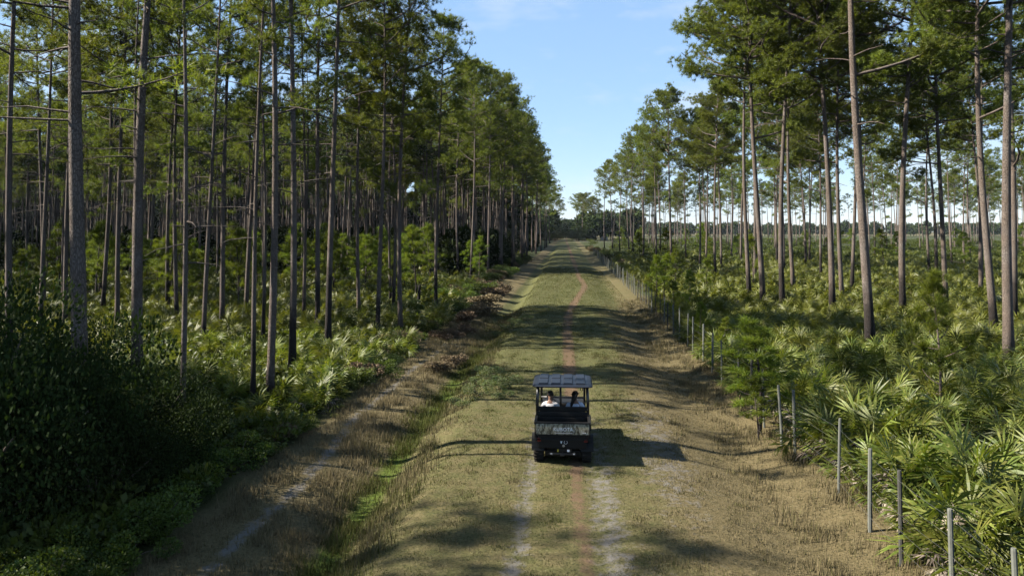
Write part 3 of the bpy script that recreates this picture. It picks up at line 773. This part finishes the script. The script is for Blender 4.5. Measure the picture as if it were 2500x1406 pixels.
for n, (x, y) in enumerate(sorted(yp, key=lambda p: bearing(*p))):
    young(x, y, r9.uniform(.9, 1.6), n, 'bushy young pine in the regrowth before the dark stand, %s from the left' % ORD[n], 'young pines of the regrowth', 1.15)
fs_ = []
for k in range(26):
    y = 130 + 160 * r9.uniform(); fs_.append((16 + y * .5 * r9.uniform(), y))
for n, (x, y) in enumerate(sorted(fs_, key=lambda p: bearing(*p))):
    young(x, y, r9.uniform(1.0, 1.7), n, 'small far pine sapling under the open stand, %s from the track' % ORD[n], 'far saplings under the open stand', 1.4)

# leafy ground cover filling the left wood floor and the far right
fl = []
for k in range(1500):
    y = 10 + 95 * r9.uniform(); x = -9.3 - (y * .75) * r9.uniform() ** .9
    fl.append((x, y))
for k in range(1500):
    y = 70 + 420 * r9.uniform() ** 1.3; x = 9 + y * .60 * r9.uniform(); fl.append((x, y))
lite = [leafy(780 + i, n=420, size=1.0, leaf=.16, flat=.6)[0] for i in range(4)]
fl2 = []
for k in range(800):
    y = 150 + 400 * r9.uniform(); fl2.append((11 + y * .62 * r9.uniform(), y))
clear_line = lambda c: not (c[1] > 130 and .036 < c[0] / c[1] < .062)
fl, fl2 = [c for c in fl if clear_line(c)], [c for c in fl2 if clear_line(c)]
V, T = join([place(lite, fl, .6, 1.3), place(lite, fl2, 1.3, 2.8)])
tag(obj('low_undergrowth', np_mesh('low_undergrowth', V, T, [M['shrub']])), 'low leafy undergrowth covering the floor of the wood', 'undergrowth', kind='stuff')

# ------------------------------------------------------------------ grass
def blades(n, fx, fy, fh, w, r, lean=.5):
    x, y = fx, fy; z = hz(x, y); a = r.uniform(0, 6.28, n); h = fh
    d = np.stack([np.cos(a), np.sin(a), np.zeros(n)], -1); s = np.stack([-d[:, 1], d[:, 0], d[:, 2]], -1) * (w * r.uniform(.6, 1.3, n))[:, None]
    p = np.stack([x, y, z - .01], -1); l = r.uniform(.1, lean, n)[:, None]
    q = p + d * h[:, None] * l; q[:, 2] += h
    return np.stack([p - s, p + s, q], 1).reshape(-1, 3)
rg = np.random.default_rng(123)
def grass_zone(n, x0, x1, y0, y1, h0, h1, w, pw=1.6, dry=None, clus=0.0):
    y = y0 + (y1 - y0) * rg.uniform(size=n) ** pw; x = rg.uniform(x0, x1, n)
    if clus:
        k = max(1, n // 40); ci = rg.integers(0, k, n); x = x[ci] + rg.normal(size=n) * clus; y = y[ci] + rg.normal(size=n) * clus
    red = np.interp(y, RED[:, 0], RED[:, 1])
    bare = 1 - .85 * np.exp(-((x - .75) / .32) ** 2) * (y < 36) - .75 * np.exp(-((x + .95) / .26) ** 2) * (y < 50) - .95 * np.exp(-((x - red) / .22) ** 2)
    bare = bare - .9 * np.exp(-((x + 7.1 + wob(y, .2, 2)) / .26) ** 2)
    pat = np.sin(x * 1.9 + 2.1 * np.sin(y * .8)) * np.cos(y * 1.3 + 1.7 * np.sin(x * 1.1)) + .5 * np.sin(x * 4.1 + y * 2.7) * np.sin(y * 3.3 - x * 1.9)
    bare = bare * np.where(x < -3.7, (.25 + .75 * sstep(pat, -1.0, .5)), .55 + .45 * sstep(pat, -.9, .3))
    ok = rg.uniform(size=n) < bare; x, y, pat = x[ok], y[ok], pat[ok]; m = len(x)
    h = rg.uniform(h0, h1, m) * (1 + y * .006) * (.8 + .25 * pat)
    dryv = np.clip((dry(x, y) if dry else 0) + rg.normal(size=m) * .22, 0, 1)
    return blades(m, x, y, h, w * (1 + y * .028), rg), np.repeat(dryv, 3)
dry_fn = lambda x, y: np.clip(.40 + .16 * (1 - sstep(y, 16, 50)) + .5 * sstep(x, 1.2, 4.0) * (1 - sstep(y, 45, 75)) + .5 * sstep(-x, 5.2, 6.4) - .6 * np.exp(-((x + 4.95) / .4) ** 2) * (y < 40) + .25 * np.sin(x * 1.3 + y * .7) * np.sin(y * .9 - x * .5), 0, 1)
zones = [grass_zone(36000, -4.0, 5.5, 55, 125, .05, .10, .006, 1.2, lambda x, y: dry_fn(x, y) - .1),
         grass_zone(60000, -3.8, 5.0, 8.5, 50, .03, .09, .006, 1.6, lambda x, y: dry_fn(x, y) - .12, .10),
         grass_zone(150000, -6.4, 6.6, 8.5, 60, .025, .075, .006, 1.7, dry_fn),
         grass_zone(95000, -8.2, -3.7, 8.5, 60, .10, .30, .007, 1.5, lambda x, y: dry_fn(x, y) + .1, .16),
         grass_zone(9000, -5.6, -4.3, 8.5, 34, .06, .2, .007, 1.3, lambda x, y: 0 * x + .18, .14),
         grass_zone(28000, 4.6, 7.5, 8.5, 70, .10, .30, .006, 1.5, lambda x, y: 0 * x + .85, .14),
         grass_zone(5000, 1.5, 5.2, 8.5, 45, .08, .20, .005, 1.4, lambda x, y: 0 * x + .75, .10),
         grass_zone(22000, 8.0, 40, 45, 120, .2, .5, .012, 1.2, lambda x, y: 0 * x + .5, .5)]
V = np.vstack([z[0] for z in zones]); dv = np.concatenate([z[1] for z in zones])
def grass_mat():
    t = NT('grass_blades'); d = t.attr('dry')
    c = t.mix(t.ramp(d, .2, .55), (0.0704, 0.0814, 0.0158), (0.1120, 0.1030, 0.0390)); c = t.mix(t.ramp(d, .5, .95), c, (0.1750, 0.1400, 0.0740))
    p = t.bsdf(c, .8, .15); tr = t.node('ShaderNodeBsdfTranslucent'); t.l.new(t.scale(c), tr.inputs[0])
    ms = t.node('ShaderNodeMixShader'); ms.inputs[0].default_value = .3; t.l.new(p, ms.inputs[1]); t.l.new(tr.outputs[0], ms.inputs[2])
    return t.done(ms.outputs[0])
tag(obj('grass', np_mesh('grass', V, np.arange(len(V)).reshape(-1, 3), [grass_mat()], attrs=dict(dry=dv))),
    'short mown grass and dry tufts over the track and verges', 'grass', kind='stuff')

# ------------------------------------------------------------------ wire fence
rf = np.random.default_rng(321)
fence = tag(empty('wire_fence', (6.45, 11, 0)), 'wire fence on grey wooden posts between the verge and the palmettos', 'fence')
py_ = [11.4, 13.3, 15.05, 16.5, 18.6, 21.9, 23.1, 25.2, 26.9, 29.4, 32.0, 34.4]
while py_[-1] < 205: py_.append(py_[-1] + 2.3 + rf.uniform(-.2, .3))
tops = []
for i, y in enumerate(py_):
    x = 6.42 + .004 * (y - 11) + rf.normal() * .04; z = float(hz(x, y)); h = rf.uniform(1.72, 1.95); r0 = rf.uniform(.032, .046)
    lx, ly = rf.normal() * .055, rf.normal() * .05
    if i == 3: lx = .05
    path = np.array([[x, y, z - .25], [x + lx * .3, y + ly * .3, z + h * .35], [x + lx * .7, y + ly * .7, z + h * .72], [x + lx, y + ly, z + h - .03], [x + lx, y + ly, z + h]]) - np.array([6.45, 11, 0])
    v, t = tube(path, np.array([r0 * 1.08, r0 * 1.02, r0, r0 * .97, r0 * .82]), 8)
    obj('post', np_mesh('post', v, t, [M['post_dark' if rf.uniform() < .22 else 'post']]), fence)
    tops.append((x, y, z, lx, ly, h))
for f in (.20, .38, .55, .72, .90):
    pth = []
    for k, (x, y, z, lx, ly, h) in enumerate(tops):
        pth.append((x + lx * f - .055 - 6.45, y + ly * f - 11, z + 1.8 * f))
        if k < len(tops) - 1:
            x2, y2, z2, lx2, ly2, h2 = tops[k + 1]
            pth.append(((x + lx * f + x2 + lx2 * f) / 2 - .055 - 6.45, (y + y2) / 2 - 11, (z + z2) / 2 + 1.8 * f - .025))
    v, t = tube(np.array(pth), np.full(len(pth), .0024), 4)
    obj('wire', np_mesh('wire', v, t, [M['wire']]), fence)

# charred stump left of the ditch, leaning dead stick, shed far across the field
v, t = tube(np.array([[0, 0, -.1], [.02, 0, .5], [.05, .02, 1.2], [.08, .02, 1.75], [.1, .05, 1.95]]), np.array([.2, .16, .14, .12, .04]), 8)
st = obj('stump', np_mesh('stump', v, t, [M['char']])); st.location = (-12.6, 62, float(hz(-12.6, 62)))
tag(st, 'short charred broken snag standing in the palmettos', 'snag')
sh = tag(empty('shed', (25.0, 505, 0)), 'small white shed far off at the edge of the field', 'shed')
m_white = simple('white_sheet_metal', (.78, .78, .76), .5, .4, var=.1)
v, t = box(-2.2, 2.2, -2, 2, 0, 2.6); obj('wall', np_mesh('wall', v, t, [m_white]), sh)
v = np.array([[-2.5, -2.3, 2.55], [2.5, -2.3, 2.55], [2.5, 2.3, 2.55], [-2.5, 2.3, 2.55], [-2.5, 0, 3.6], [2.5, 0, 3.6]], float)
obj('roof', np_mesh('roof', v, np.array([[0, 1, 5], [0, 5, 4], [2, 3, 4], [2, 4, 5], [0, 4, 3], [1, 2, 5]]), [simple('grey_roof_metal', (.5, .5, .5), .5, .4, var=.1)]), sh)
v, t = box(-.5, .5, -2.04, -2.0, 0, 2.0); obj('door', np_mesh('door', v, t, [simple('dull_door', (.3, .3, .3))]), sh)
# ------------------------------------------------------------------ utility vehicle and its riders
import bmesh
def rbox(parts, bev=.015, seg=2):
    """several rounded boxes (x0,x1,y0,y1,z0,z1) in one bmesh -> mesh data arrays left as bmesh"""
    bm = bmesh.new()
    for p in parts:
        x0, x1, y0, y1, z0, z1 = p
        r = bmesh.ops.create_cube(bm, size=1.0)
        bmesh.ops.scale(bm, vec=(x1 - x0, y1 - y0, z1 - z0), verts=r['verts'])
        bmesh.ops.translate(bm, vec=((x0 + x1) / 2, (y0 + y1) / 2, (z0 + z1) / 2), verts=r['verts'])
    if bev: bmesh.ops.bevel(bm, geom=list(bm.edges), offset=bev, segments=seg, profile=.6, affect='EDGES')
    return bm
def bobj(name, bm, mat, parent, smooth=False):
    me = bpy.data.meshes.new(name); bm.to_mesh(me); bm.free(); me.materials.append(mat)
    if smooth: me.polygons.foreach_set('use_smooth', [True] * len(me.polygons))
    return obj(name, me, parent)
def tobj(name, tubes, mat, parent, smooth=True):
    v, t = join(tubes); return obj(name, np_mesh(name, v, t, [mat], smooth), parent)
def lathe(prof, axis='x', seg=28):
    """prof: (r, a) pairs around the x axis"""
    a = np.linspace(0, 2 * np.pi, seg, endpoint=False); n = len(prof)
    V = np.array([[[p[1], p[0] * math.cos(t), p[0] * math.sin(t)] for t in a] for p in prof]).reshape(-1, 3)
    i = np.arange(n - 1)[:, None] * seg; j = np.arange(seg)[None]; j2 = (j + 1) % seg
    T = np.concatenate([np.stack([i + j, i + j2, i + seg + j2], -1).reshape(-1, 3), np.stack([i + j, i + seg + j2, i + seg + j], -1).reshape(-1, 3)])
    return V, T

m_black = simple('dusty_black_plastic', (.016, .0145, .012), .6, .2, sc_=3.5, col2=(.003, .0031, .0034))
m_frame = simple('black_steel_tube', (.012, .012, .013), .35, .5, var=.2)
m_roof = simple('dark_roof_plastic', (.011, .015, .024), .5, .3, var=.3, sc_=5)
m_tyre = simple('dusty_tyre_rubber', (.060, .050, .038), .9, .1, sc_=9, bump=.3, col2=(.012, .0115, .011))
m_rim = simple('steel_rim', (.05, .05, .05), .5, .4, .4)
m_red = simple('red_lens', (.28, .012, .010), .3, .5)
m_white = simple('white_sticker', (.98, .98, .96), .5, .3, var=.1)
m_yel = simple('yellow_sticker', (.55, .46, .05), .5, .3, var=.1)
m_seat = simple('seat_vinyl', (.02, .02, .022), .6, .3)
m_chrome = simple('bare_steel', (.5, .5, .5), .35, .5, .7)
m_mirror = simple('mirror_glass', (.8, .82, .84), .12, .5, 1.0, var=.02)
def camo():
    t = NT('camouflage_print'); o = t.pos((1, 1, .45))
    v = t.node('ShaderNodeTexVoronoi'); v.inputs['Scale'].default_value = 16; t.l.new(o, v.inputs['Vector'])
    n = t.noise(16, 4, .7, o); n2 = t.noise(34, 3, .6, t.pos((1, 1, .2)))
    c = t.mix(t.ramp(n, .42, .58), (.045, .038, .022), (.33, .30, .20))
    c = t.mix(t.ramp(n2, .55, .66), c, (.52, .50, .41))
    c = t.mix(t.math('MULTIPLY', t.ramp(v.outputs[0], .25, .12), .6), c, (.03, .03, .02))
    return t.done(t.bsdf(c, .35, .5))
m_camo = camo()

U = tag(empty('utility_vehicle', (-.15, 19.90, -.02), (0, 0, 0), (1.03, 1.03, 1.0)), 'black two-row utility vehicle with hard roof and camouflage tailgate driving up the track', 'utility vehicle')
bobj('chassis', rbox([(-.52, .52, .35, 3.5, .34, .60), (-.40, .40, .10, .6, .40, .66), (-.62, .62, 2.75, 3.62, .55, .98), (-.66, .66, 1.0, 2.7, .42, .60), (-.46, .46, .20, 2.9, .20, .36), (-.5, .5, .38, .52, .26, .40)], .03), m_black, U)  # two lowest boxes added to block light and keep the underside dark
bed = bobj('cargo_bed', rbox([(-.72, -.675, .03, .80, .70, 1.10), (.675, .72, .03, .80, .70, 1.10), (-.70, .70, .0, .82, .66, .72), (-.735, -.66, .0, .80, 1.095, 1.125), (.66, .735, .0, .80, 1.095, 1.125)], .008), m_black, U)
tg = bobj('tailgate', rbox([(-.69, .69, -.02, .028, .83, 1.115)], .012), m_camo, U)
bobj('top_rail', rbox([(-.725, .725, -.03, .04, 1.115, 1.16)], .012), m_black, tg)
bobj('latch', rbox([(-.20, .26, -.055, -.022, .868, .884)], .005), m_chrome, tg)
def text_mesh(cu):
    o = bpy.data.objects.new('lettering_curve', cu); C.objects.link(o); dg = bpy.context.evaluated_depsgraph_get()
    me = bpy.data.meshes.new_from_object(o.evaluated_get(dg)); bpy.data.objects.remove(o)
    if not me.materials: me.materials.append(m_white)
    return bpy.data.objects.new('lettering', me)
cu = bpy.data.curves.new('lettering', 'FONT'); cu.body = 'KUBOTA'; cu.size = .125; cu.extrude = .002; cu.align_x = 'CENTER'; cu.materials.append(m_white); cu.space_character = 1.1
lt = link(text_mesh(cu), tg); lt.location = (.02, -.024, .93); lt.rotation_euler = (R(90), 0, 0); lt.scale = (.95, 1, 1)
cu = bpy.data.curves.new('lettering', 'FONT'); cu.body = '4x4'; cu.size = .055; cu.extrude = .002; cu.align_x = 'CENTER'; cu.materials.append(m_white)
lt = link(text_mesh(cu), tg); lt.location = (.56, -.024, .87); lt.rotation_euler = (R(90), 0, 0)
for z0 in (.955, 1.10, 1.245):
    bobj('rear_guard_slat', rbox([(-.70, .70, .80, .845, z0, z0 + .125)], .02), m_black, U)
bobj('seat_back', rbox([(-.62, .62, .86, .98, .75, 1.33)], .04), m_seat, U)
bobj('rear_panel', rbox([(-.62, .62, .02, .10, .46, .815)], .015), m_black, U)
# stickers on the rear panel: a V badge, a ring and a disc
bm = bmesh.new()
vv = [bm.verts.new(c) for c in ((-.075, .012, .70), (-.045, .012, .70), (-.030, .012, .645), (-.012, .012, .70), (.012, .012, .70), (-.022, .012, .59), (-.038, .012, .59))]
bm.faces.new(vv); bobj('badge', bm, m_white, U)
v, t = tube(np.array([[.085 + .042 * math.cos(a), .012, .625 + .042 * math.sin(a)] for a in np.linspace(0, 6.2832, 17)]), np.full(17, .006), 4); obj('ring_sticker', np_mesh('ring_sticker', v, t, [m_white]), U)
v, t = lathe([(.0, .0), (.034, .0), (.034, .004), (0, .004)], seg=16); o_ = obj('disc_sticker', np_mesh('disc_sticker', v[:, [1, 0, 2]] * np.array([1, 1, 1]), t, [m_chrome]), U); o_.location = (.03, .010, .535)
hb = bobj('hitch_bar', rbox([(-.34, .34, -.02, .06, .30, .345), (-.05, .05, -.10, .10, .29, .335)], .01), m_frame, U)
pl = bobj('rear_plate', rbox([(-.14, .24, -.006, .014, .375, .455)], .003), m_black, U)
bobj('yellow_mark', rbox([(-.135, -.10, -.012, -.005, .38, .45)], 0), m_yel, pl); bobj('white_mark', rbox([(.12, .18, -.012, -.005, .385, .44)], 0), m_white, pl)
for sx in (-1, 1):
    v, t = lathe([(.0, 0), (.022, 0), (.022, .05), (0, .05)], seg=10); o_ = obj('hitch_pin', np_mesh('hitch_pin', v, t, [m_chrome]), U); o_.location = (sx * .29 - .02, -.03, .33)
    bobj('tail_light', rbox([(sx * .60 - .05, sx * .60 + .05, .0, .05, .64, .72)], .01), m_red, U)
    # fender over the rear wheel: an arched strip
    a = np.linspace(R(12), R(172), 12); pr = np.array([[.41 * math.cos(t_), .41 * math.sin(t_)] for t_ in a])
    xi, xo = sx * .47, sx * .80
    V = np.array([[x, .45 + p[0] * s_, .33 + p[1] * s_] for s_ in (1.0, .93) for p in pr for x in (xi, xo)]); n_ = len(pr)
    Q = []
    for k in range(n_ - 1):
        b0, b1 = 2 * k, 2 * (k + 1); o2 = 2 * n_
        Q += [(b0, b0 + 1, b1 + 1, b1), (o2 + b0, o2 + b1, o2 + b1 + 1, o2 + b0 + 1), (b0 + 1, o2 + b0 + 1, o2 + b1 + 1, b1 + 1), (b0, b1, o2 + b1, o2 + b0)]
    Q += [(0, 2 * n_, 2 * n_ + 1, 1), (2 * n_ - 2, 2 * n_ - 1, 4 * n_ - 1, 4 * n_ - 2)]
    for yo in (0, 1.98):
        f_ = obj('fender', np_mesh('fender', V, np.array(Q), [m_black]), U); f_.location = (0, yo, 0)
    bobj('side_step', rbox([(sx * .66 - .05, sx * .66 + .05, .95, 2.35, .38, .44)], .012), m_black, U)
    bobj('door_panel', rbox([(sx * .71 - .02, sx * .71 + .02, 1.0, 2.5, .60, .92)], .015), m_camo, U)
prof = [(.10, -.11), (.18, -.125), (.285, -.130), (.312, -.10), (.318, -.04), (.318, .04), (.312, .10), (.285, .130), (.18, .125), (.10, .11)]
tv, tt = lathe(prof, seg=32)
# tread lugs
lug = []
for k in range(22):
    a = k / 22 * 6.2832
    for sx in (-1, 1):
        b, t_ = box(-.055, .055, -.022, .022, .306, .336); b = b + np.array([sx * .06, 0, 0]); aa = a + sx * .07
        lug.append((np.stack([b[:, 0], b[:, 1] * math.cos(aa) - b[:, 2] * math.sin(aa), b[:, 1] * math.sin(aa) + b[:, 2] * math.cos(aa)], -1), t_))
tyre_me = np_mesh('tyre', *join([(tv, tt)] + lug), [m_tyre])
rv, rt = lathe([(.0, .06), (.06, .07), (.10, .05), (.165, .085), (.185, .11), (.185, -.11), (.10, -.06), (.0, -.06)], seg=24)
rim_me = np_mesh('rim', rv, rt, [m_rim])
for x, y in ((-.62, .45), (.62, .45), (-.62, 2.43), (.62, 2.43)):
    w = empty('wheel', (x, y, .325), (0, 0, 0 if x > 0 else math.pi)); w.parent = U
    w.location.z = .325
    obj('tyre', tyre_me, w); obj('rim', rim_me, w)
# roll cage
for sx in (-1, 1):
    tobj('rear_post', [tube(np.array([[sx * .68, .86, .70], [sx * .68, .86, 1.5], [sx * .66, .90, 1.93]]), np.full(3, .042), 10)], m_frame, U)
    tobj('front_post', [tube(np.array([[sx * .63, 2.62, .95], [sx * .62, 2.42, 1.5], [sx * .61, 2.25, 1.92]]), np.full(3, .034), 10)], m_frame, U)
    tobj('roof_rail', [tube(np.array([[sx * .655, .90, 1.925], [sx * .64, 1.6, 1.945], [sx * .61, 2.26, 1.925]]), np.full(3, .026), 8)], m_frame, U)
tobj('middle_post', [tube(np.array([[-.06, 1.66, .7], [-.06, 1.66, 1.94]]), np.full(2, .030), 8)], m_frame, U)
tobj('cross_bar', [tube(np.array([[-.63, 2.46, 1.25], [.63, 2.46, 1.25]]), np.full(2, .028), 8)], m_frame, U)
tobj('cross_bar', [tube(np.array([[-.67, .89, 1.90], [.67, .89, 1.90]]), np.full(2, .026), 8)], m_frame, U)
tobj('grab_handle', [tube(np.array([[.52, 1.75, 1.88], [.50, 1.75, 1.80], [.50, 1.75, 1.62], [.53, 1.75, 1.58], [.56, 1.75, 1.62], [.56, 1.75, 1.80], [.54, 1.75, 1.88]]), np.full(7, .013), 6)], m_frame, U)
bobj('dashboard', rbox([(-.64, .64, 2.35, 2.75, .75, 1.10)], .05), m_black, U)
for x0, x1 in ((-.60, -.04), (.04, .60)):
    bobj('front_seat', rbox([(x0, x1, 1.28, 1.85, .60, .74), (x0, x1, 1.22, 1.36, .70, 1.20)], .05), m_seat, U)
bobj('rear_seat', rbox([(-.62, .62, .98, 1.25, .58, .70)], .04), m_seat, U)
a = np.linspace(0, 6.2832, 25)
sw = np.stack([-.34 + .17 * np.cos(a), 2.16 + .07 * np.sin(a), 1.10 + .155 * np.sin(a)], -1)
tobj('steering_wheel', [tube(sw, np.full(25, .014), 6, cap=False), tube(np.array([[-.34, 2.16, 1.10], [-.34, 2.40, .95]]), np.full(2, .02), 6), tube(sw[[0, 12]], np.full(2, .012), 5)], m_frame, U)
# roof: crowned shell with raised panels
bm = bmesh.new()
lay = [(.0, 1.905, .80, .70, 2.28), (.0, 1.935, .81, .68, 2.30), (.03, 1.965, .77, .74, 2.24), (.06, 1.985, .68, .88, 2.12)]
rings = []
for _, z, hw, ya, yb in lay:
    rings.append([bm.verts.new(c) for c in ((-hw + .1, ya, z), (hw - .1, ya, z), (hw, ya + .1, z), (hw, yb - .12, z), (hw - .12, yb, z), (-hw + .12, yb, z), (-hw, yb - .12, z), (-hw, ya + .1, z))])
for r0_, r1_ in zip(rings[:-1], rings[1:]):
    for k in range(8): bm.faces.new((r0_[k], r0_[(k + 1) % 8], r1_[(k + 1) % 8], r1_[k]))
bm.faces.new(rings[-1]); bm.faces.new(rings[0][::-1])
rf_ = bobj('roof', bm, m_roof, U)
def frust(x0, x1, y0, y1, z0, z1, ins):
    bm = bmesh.new()
    b = [bm.verts.new(c) for c in ((x0, y0, z0), (x1, y0, z0), (x1, y1, z0), (x0, y1, z0))]
    t_ = [bm.verts.new(c) for c in ((x0 + ins, y0 + ins, z1), (x1 - ins, y0 + ins, z1), (x1 - ins, y1 - ins, z1), (x0 + ins, y1 - ins, z1))]
    for k in range(4): bm.faces.new((b[k], b[(k + 1) % 4], t_[(k + 1) % 4], t_[k]))
    bm.faces.new(t_); return bm
for k in range(4):
    x0 = -.66 + k * .335
    for ya, yb in ((.80, 1.44), (1.50, 2.14)):
        bobj('roof_panel', frust(x0, x0 + .285, ya, yb, 1.95, 2.012, .03), m_roof, rf_)
# mirror under the front of the roof
v, t = lathe([(0, -.006), (.5, -.006), (.5, .006), (0, .006)], seg=24)
mi = obj('mirror', np_mesh('mirror', v[:, [1, 0, 2]] * np.array([.34, 1, .075]), t, [m_mirror]), U); mi.location = (.05, 2.12, 1.76); mi.rotation_euler = (R(-18), R(-6), 0)

# riders: one continuous skinned body each, shirt and hair as children
def skin_obj(name, chains, mat, parent, levels=2, root=0):
    """chains: list of lists of (x,y,z,r); identical first points are welded"""
    verts, rad, edges, idx = [], [], [], {}
    for ch in chains:
        prev = None
        for p in ch:
            key = (round(p[0], 4), round(p[1], 4), round(p[2], 4))
            if key not in idx: idx[key] = len(verts); verts.append(p[:3]); rad.append(p[3])
            i = idx[key]
            if prev is not None and prev != i: edges.append((prev, i))
            prev = i
    me = bpy.data.meshes.new(name); me.from_pydata(verts, edges, []); me.materials.append(mat)
    o = obj(name, me, parent)
    md = o.modifiers.new('skin', 'SKIN'); md.use_smooth_shade = True
    if not me.skin_vertices: me.skin_vertices.new()
    for i, s in enumerate(me.skin_vertices[0].data):
        rr = rad[i]; s.radius = rr if isinstance(rr, tuple) else (rr, rr); s.use_root = (i == root)
    sb = o.modifiers.new('sub', 'SUBSURF'); sb.levels = levels; sb.render_levels = levels
    return o
def hand(wx, wy, wz, d):
    """palm and five curled fingers from the wrist"""
    ch = [[(wx, wy, wz, .026), (wx, wy + .05, wz + .01, (.032, .018)), (wx, wy + .085, wz + .012, (.030, .016))]]
    for k, (ox, L) in enumerate(((-.027, .065), (-.009, .078), (.009, .074), (.027, .058))):
        b = (wx, wy + .085, wz + .012, (.030, .016))
        ch.append([b, (wx + ox, wy + .11, wz + .012, .0085), (wx + ox, wy + .11 + L * .5, wz + .004, .008), (wx + ox, wy + .11 + L * .6, wz - L * .45, .007)])
    ch.append([(wx, wy + .05, wz + .01, (.032, .018)), (wx + d * .042, wy + .075, wz, .010), (wx + d * .05, wy + .115, wz - .012, .0085)])
    return ch
def person(x, y, seat, label, m_skin, m_shirt, m_trs, m_hair, tilt=0.0, turn=0.0, long_hair=False, reach=(.15, .45, .36)):
    """figure seated on z=seat, facing +y"""
    P = tag(empty('person', (x, y, seat)), label, 'person')
    rx, ry, rz_ = reach
    pelvis = (0, .0, .10, (.15, .11)); chest = (tilt * .3, -.03, .36, (.165, .105)); sh_c = (tilt * .5, -.02, .50, (.11, .08)); nk = (tilt * .62, .0, .585, .052)
    ch = [[pelvis, (tilt * .1, -.02, .22, (.135, .10)), chest, sh_c, nk]]
    hx = tilt * .7
    ch.append([nk, (hx, .02, .655, .070), (hx, .025, .735, (.078, .092)), (hx, .02, .80, (.074, .086)), (hx, .01, .842, .045)])
    ch.append([(hx, .02, .655, .070), (hx + .07 * math.sin(turn), .02 + .085 * math.cos(turn), .672, .030)])      # chin
    for s in (-1, 1):
        ch.append([sh_c, (tilt * .5 + s * .19, -.02, .475, .060), (s * .25, .07, .27, .046), (s * rx, ry * .75, rz_ * .85, .038), (s * rx, ry, rz_, .026)])
        h = hand(s * rx, ry, rz_, -s); h[0][0] = (s * rx, ry, rz_, .026); ch += h
        ch.append([pelvis, (s * .10, .12, .085, .088), (s * .12, .46, .10, .066), (s * .12, .50, -.12, .055), (s * .12, .52, -.40, .040), (s * .12, .66, -.43, (.04, .03))])
    t = NT('skin_and_trousers'); ob = t.pos(); sx = t.node('ShaderNodeSeparateXYZ'); t.l.new(ob, sx.inputs[0])
    low = t.math('LESS_THAN', sx.outputs[2], .17)
    c = t.mix(low, m_skin, m_trs); mb = t.done(t.bsdf(c, .6, .3))
    skin_obj('body', ch, mb, P)
    top = [[(0, .0, .12, (.168, .128)), (tilt * .1, -.02, .22, (.155, .12)), (tilt * .3, -.03, .36, (.183, .123)), (tilt * .5, -.02, .505, (.125, .095)), (tilt * .56, -.01, .545, .07)]]
    for s in (-1, 1):
        top.append([(tilt * .5, -.02, .505, (.125, .095)), (tilt * .5 + s * .19, -.02, .48, .075), (s * .235, .03, .35, .062)])
    skin_obj('shirt', top, simple('shirt_cotton', m_shirt, .85, .1, var=.12), P)
    # facial features
    fx, fy = math.sin(turn), math.cos(turn)
    v, tt_ = tube(np.array([[hx + fx * .085, .025 + fy * .085, .745], [hx + fx * .118, .025 + fy * .118, .71], [hx + fx * .09, .025 + fy * .09, .70]]), np.array([.010, .016, .010]), 6)
    fm = simple('skin', m_skin, .6, .3, var=.1); obj('nose', np_mesh('nose', v, tt_, [fm], True), P)
    for s in (-1, 1):
        ex, ey = hx + s * .082 * fy, .02 - s * .082 * fx
        v, tt_ = tube(np.array([[ex, ey, .69], [ex + s * .012 * fy, ey, .725], [ex, ey, .755]]), np.array([.010, .016, .010]), 6); obj('ear', np_mesh('ear', v, tt_, [fm], True), P)
        ex, ey = hx + fx * .088 + s * .030 * fy, .025 + fy * .088 - s * .030 * fx
        v, tt_ = tube(np.array([[ex - .012 * fy, ey + .012 * fx, .748], [ex + .012 * fy, ey - .012 * fx, .748]]), np.array([.008, .008]), 6); obj('eye', np_mesh('eye', v, tt_, [simple('eye', (.05, .04, .035))], True), P)
    ex, ey = hx + fx * .098, .022 + fy * .098
    v, tt_ = tube(np.array([[ex - .024 * fy, ey + .024 * fx, .672], [ex, ey + .004, .670], [ex + .024 * fy, ey - .024 * fx, .672]]), np.array([.005, .008, .005]), 6); obj('mouth', np_mesh('mouth', v, tt_, [simple('lips', (.30, .12, .10))], True), P)
    hh = [[(hx - fx * .03, -.005 - fy * .02, .70, (.083, .080)), (hx - fx * .015, .0 - fy * .01, .775, (.098, .103)), (hx - fx * .01, .005, .835, (.082, .09)), (hx, .01, .868, .04)]]
    if long_hair:
        hh.append([(hx - fx * .03, -.005 - fy * .02, .70, (.083, .080)), (hx - .05, -.09, .62, .055), (hx - .09, -.10, .50, .045), (hx - .10, -.09, .40, .022)])
    skin_obj('hair', hh, m_hair, P)
    return P
m_hair = simple('dark_hair', (.012, .009, .007), .6, .3, var=.4, sc_=30)
SK = (.22, .125, .085)
person(-.15 - .36, 19.88 + 1.56, .77, 'driver with short dark hair in a white shirt under the vehicle roof', SK, (.78, .75, .74), (.06, .07, .10), m_hair, .02, .3)
person(-.15 + .36, 19.88 + 1.58, .77, 'passenger with long dark hair in a pale shirt beside the driver', SK, (.60, .66, .78), (.05, .05, .06), m_hair, -.02, -.7, True, (.14, .34, .26))

# ------------------------------------------------------------------ air
def haze_mat():
    m = bpy.data.materials.new('pale_air'); m.use_nodes = True; n = m.node_tree.nodes; n.clear()
    o = n.new('ShaderNodeOutputMaterial'); p = n.new('ShaderNodeVolumePrincipled')
    p.inputs['Color'].default_value = (.78, .88, 1.0, 1); p.inputs['Density'].default_value = 0.00004; p.inputs['Anisotropy'].default_value = 0.2
    m.node_tree.links.new(p.outputs[0], o.inputs['Volume']); return m
v, t = box(-1300, 1500, -90, 1300, -4, 48)
tag(obj('haze', np_mesh('haze', v, t, [haze_mat()])), 'thin pale haze in the air over the wood', 'haze', kind='stuff')
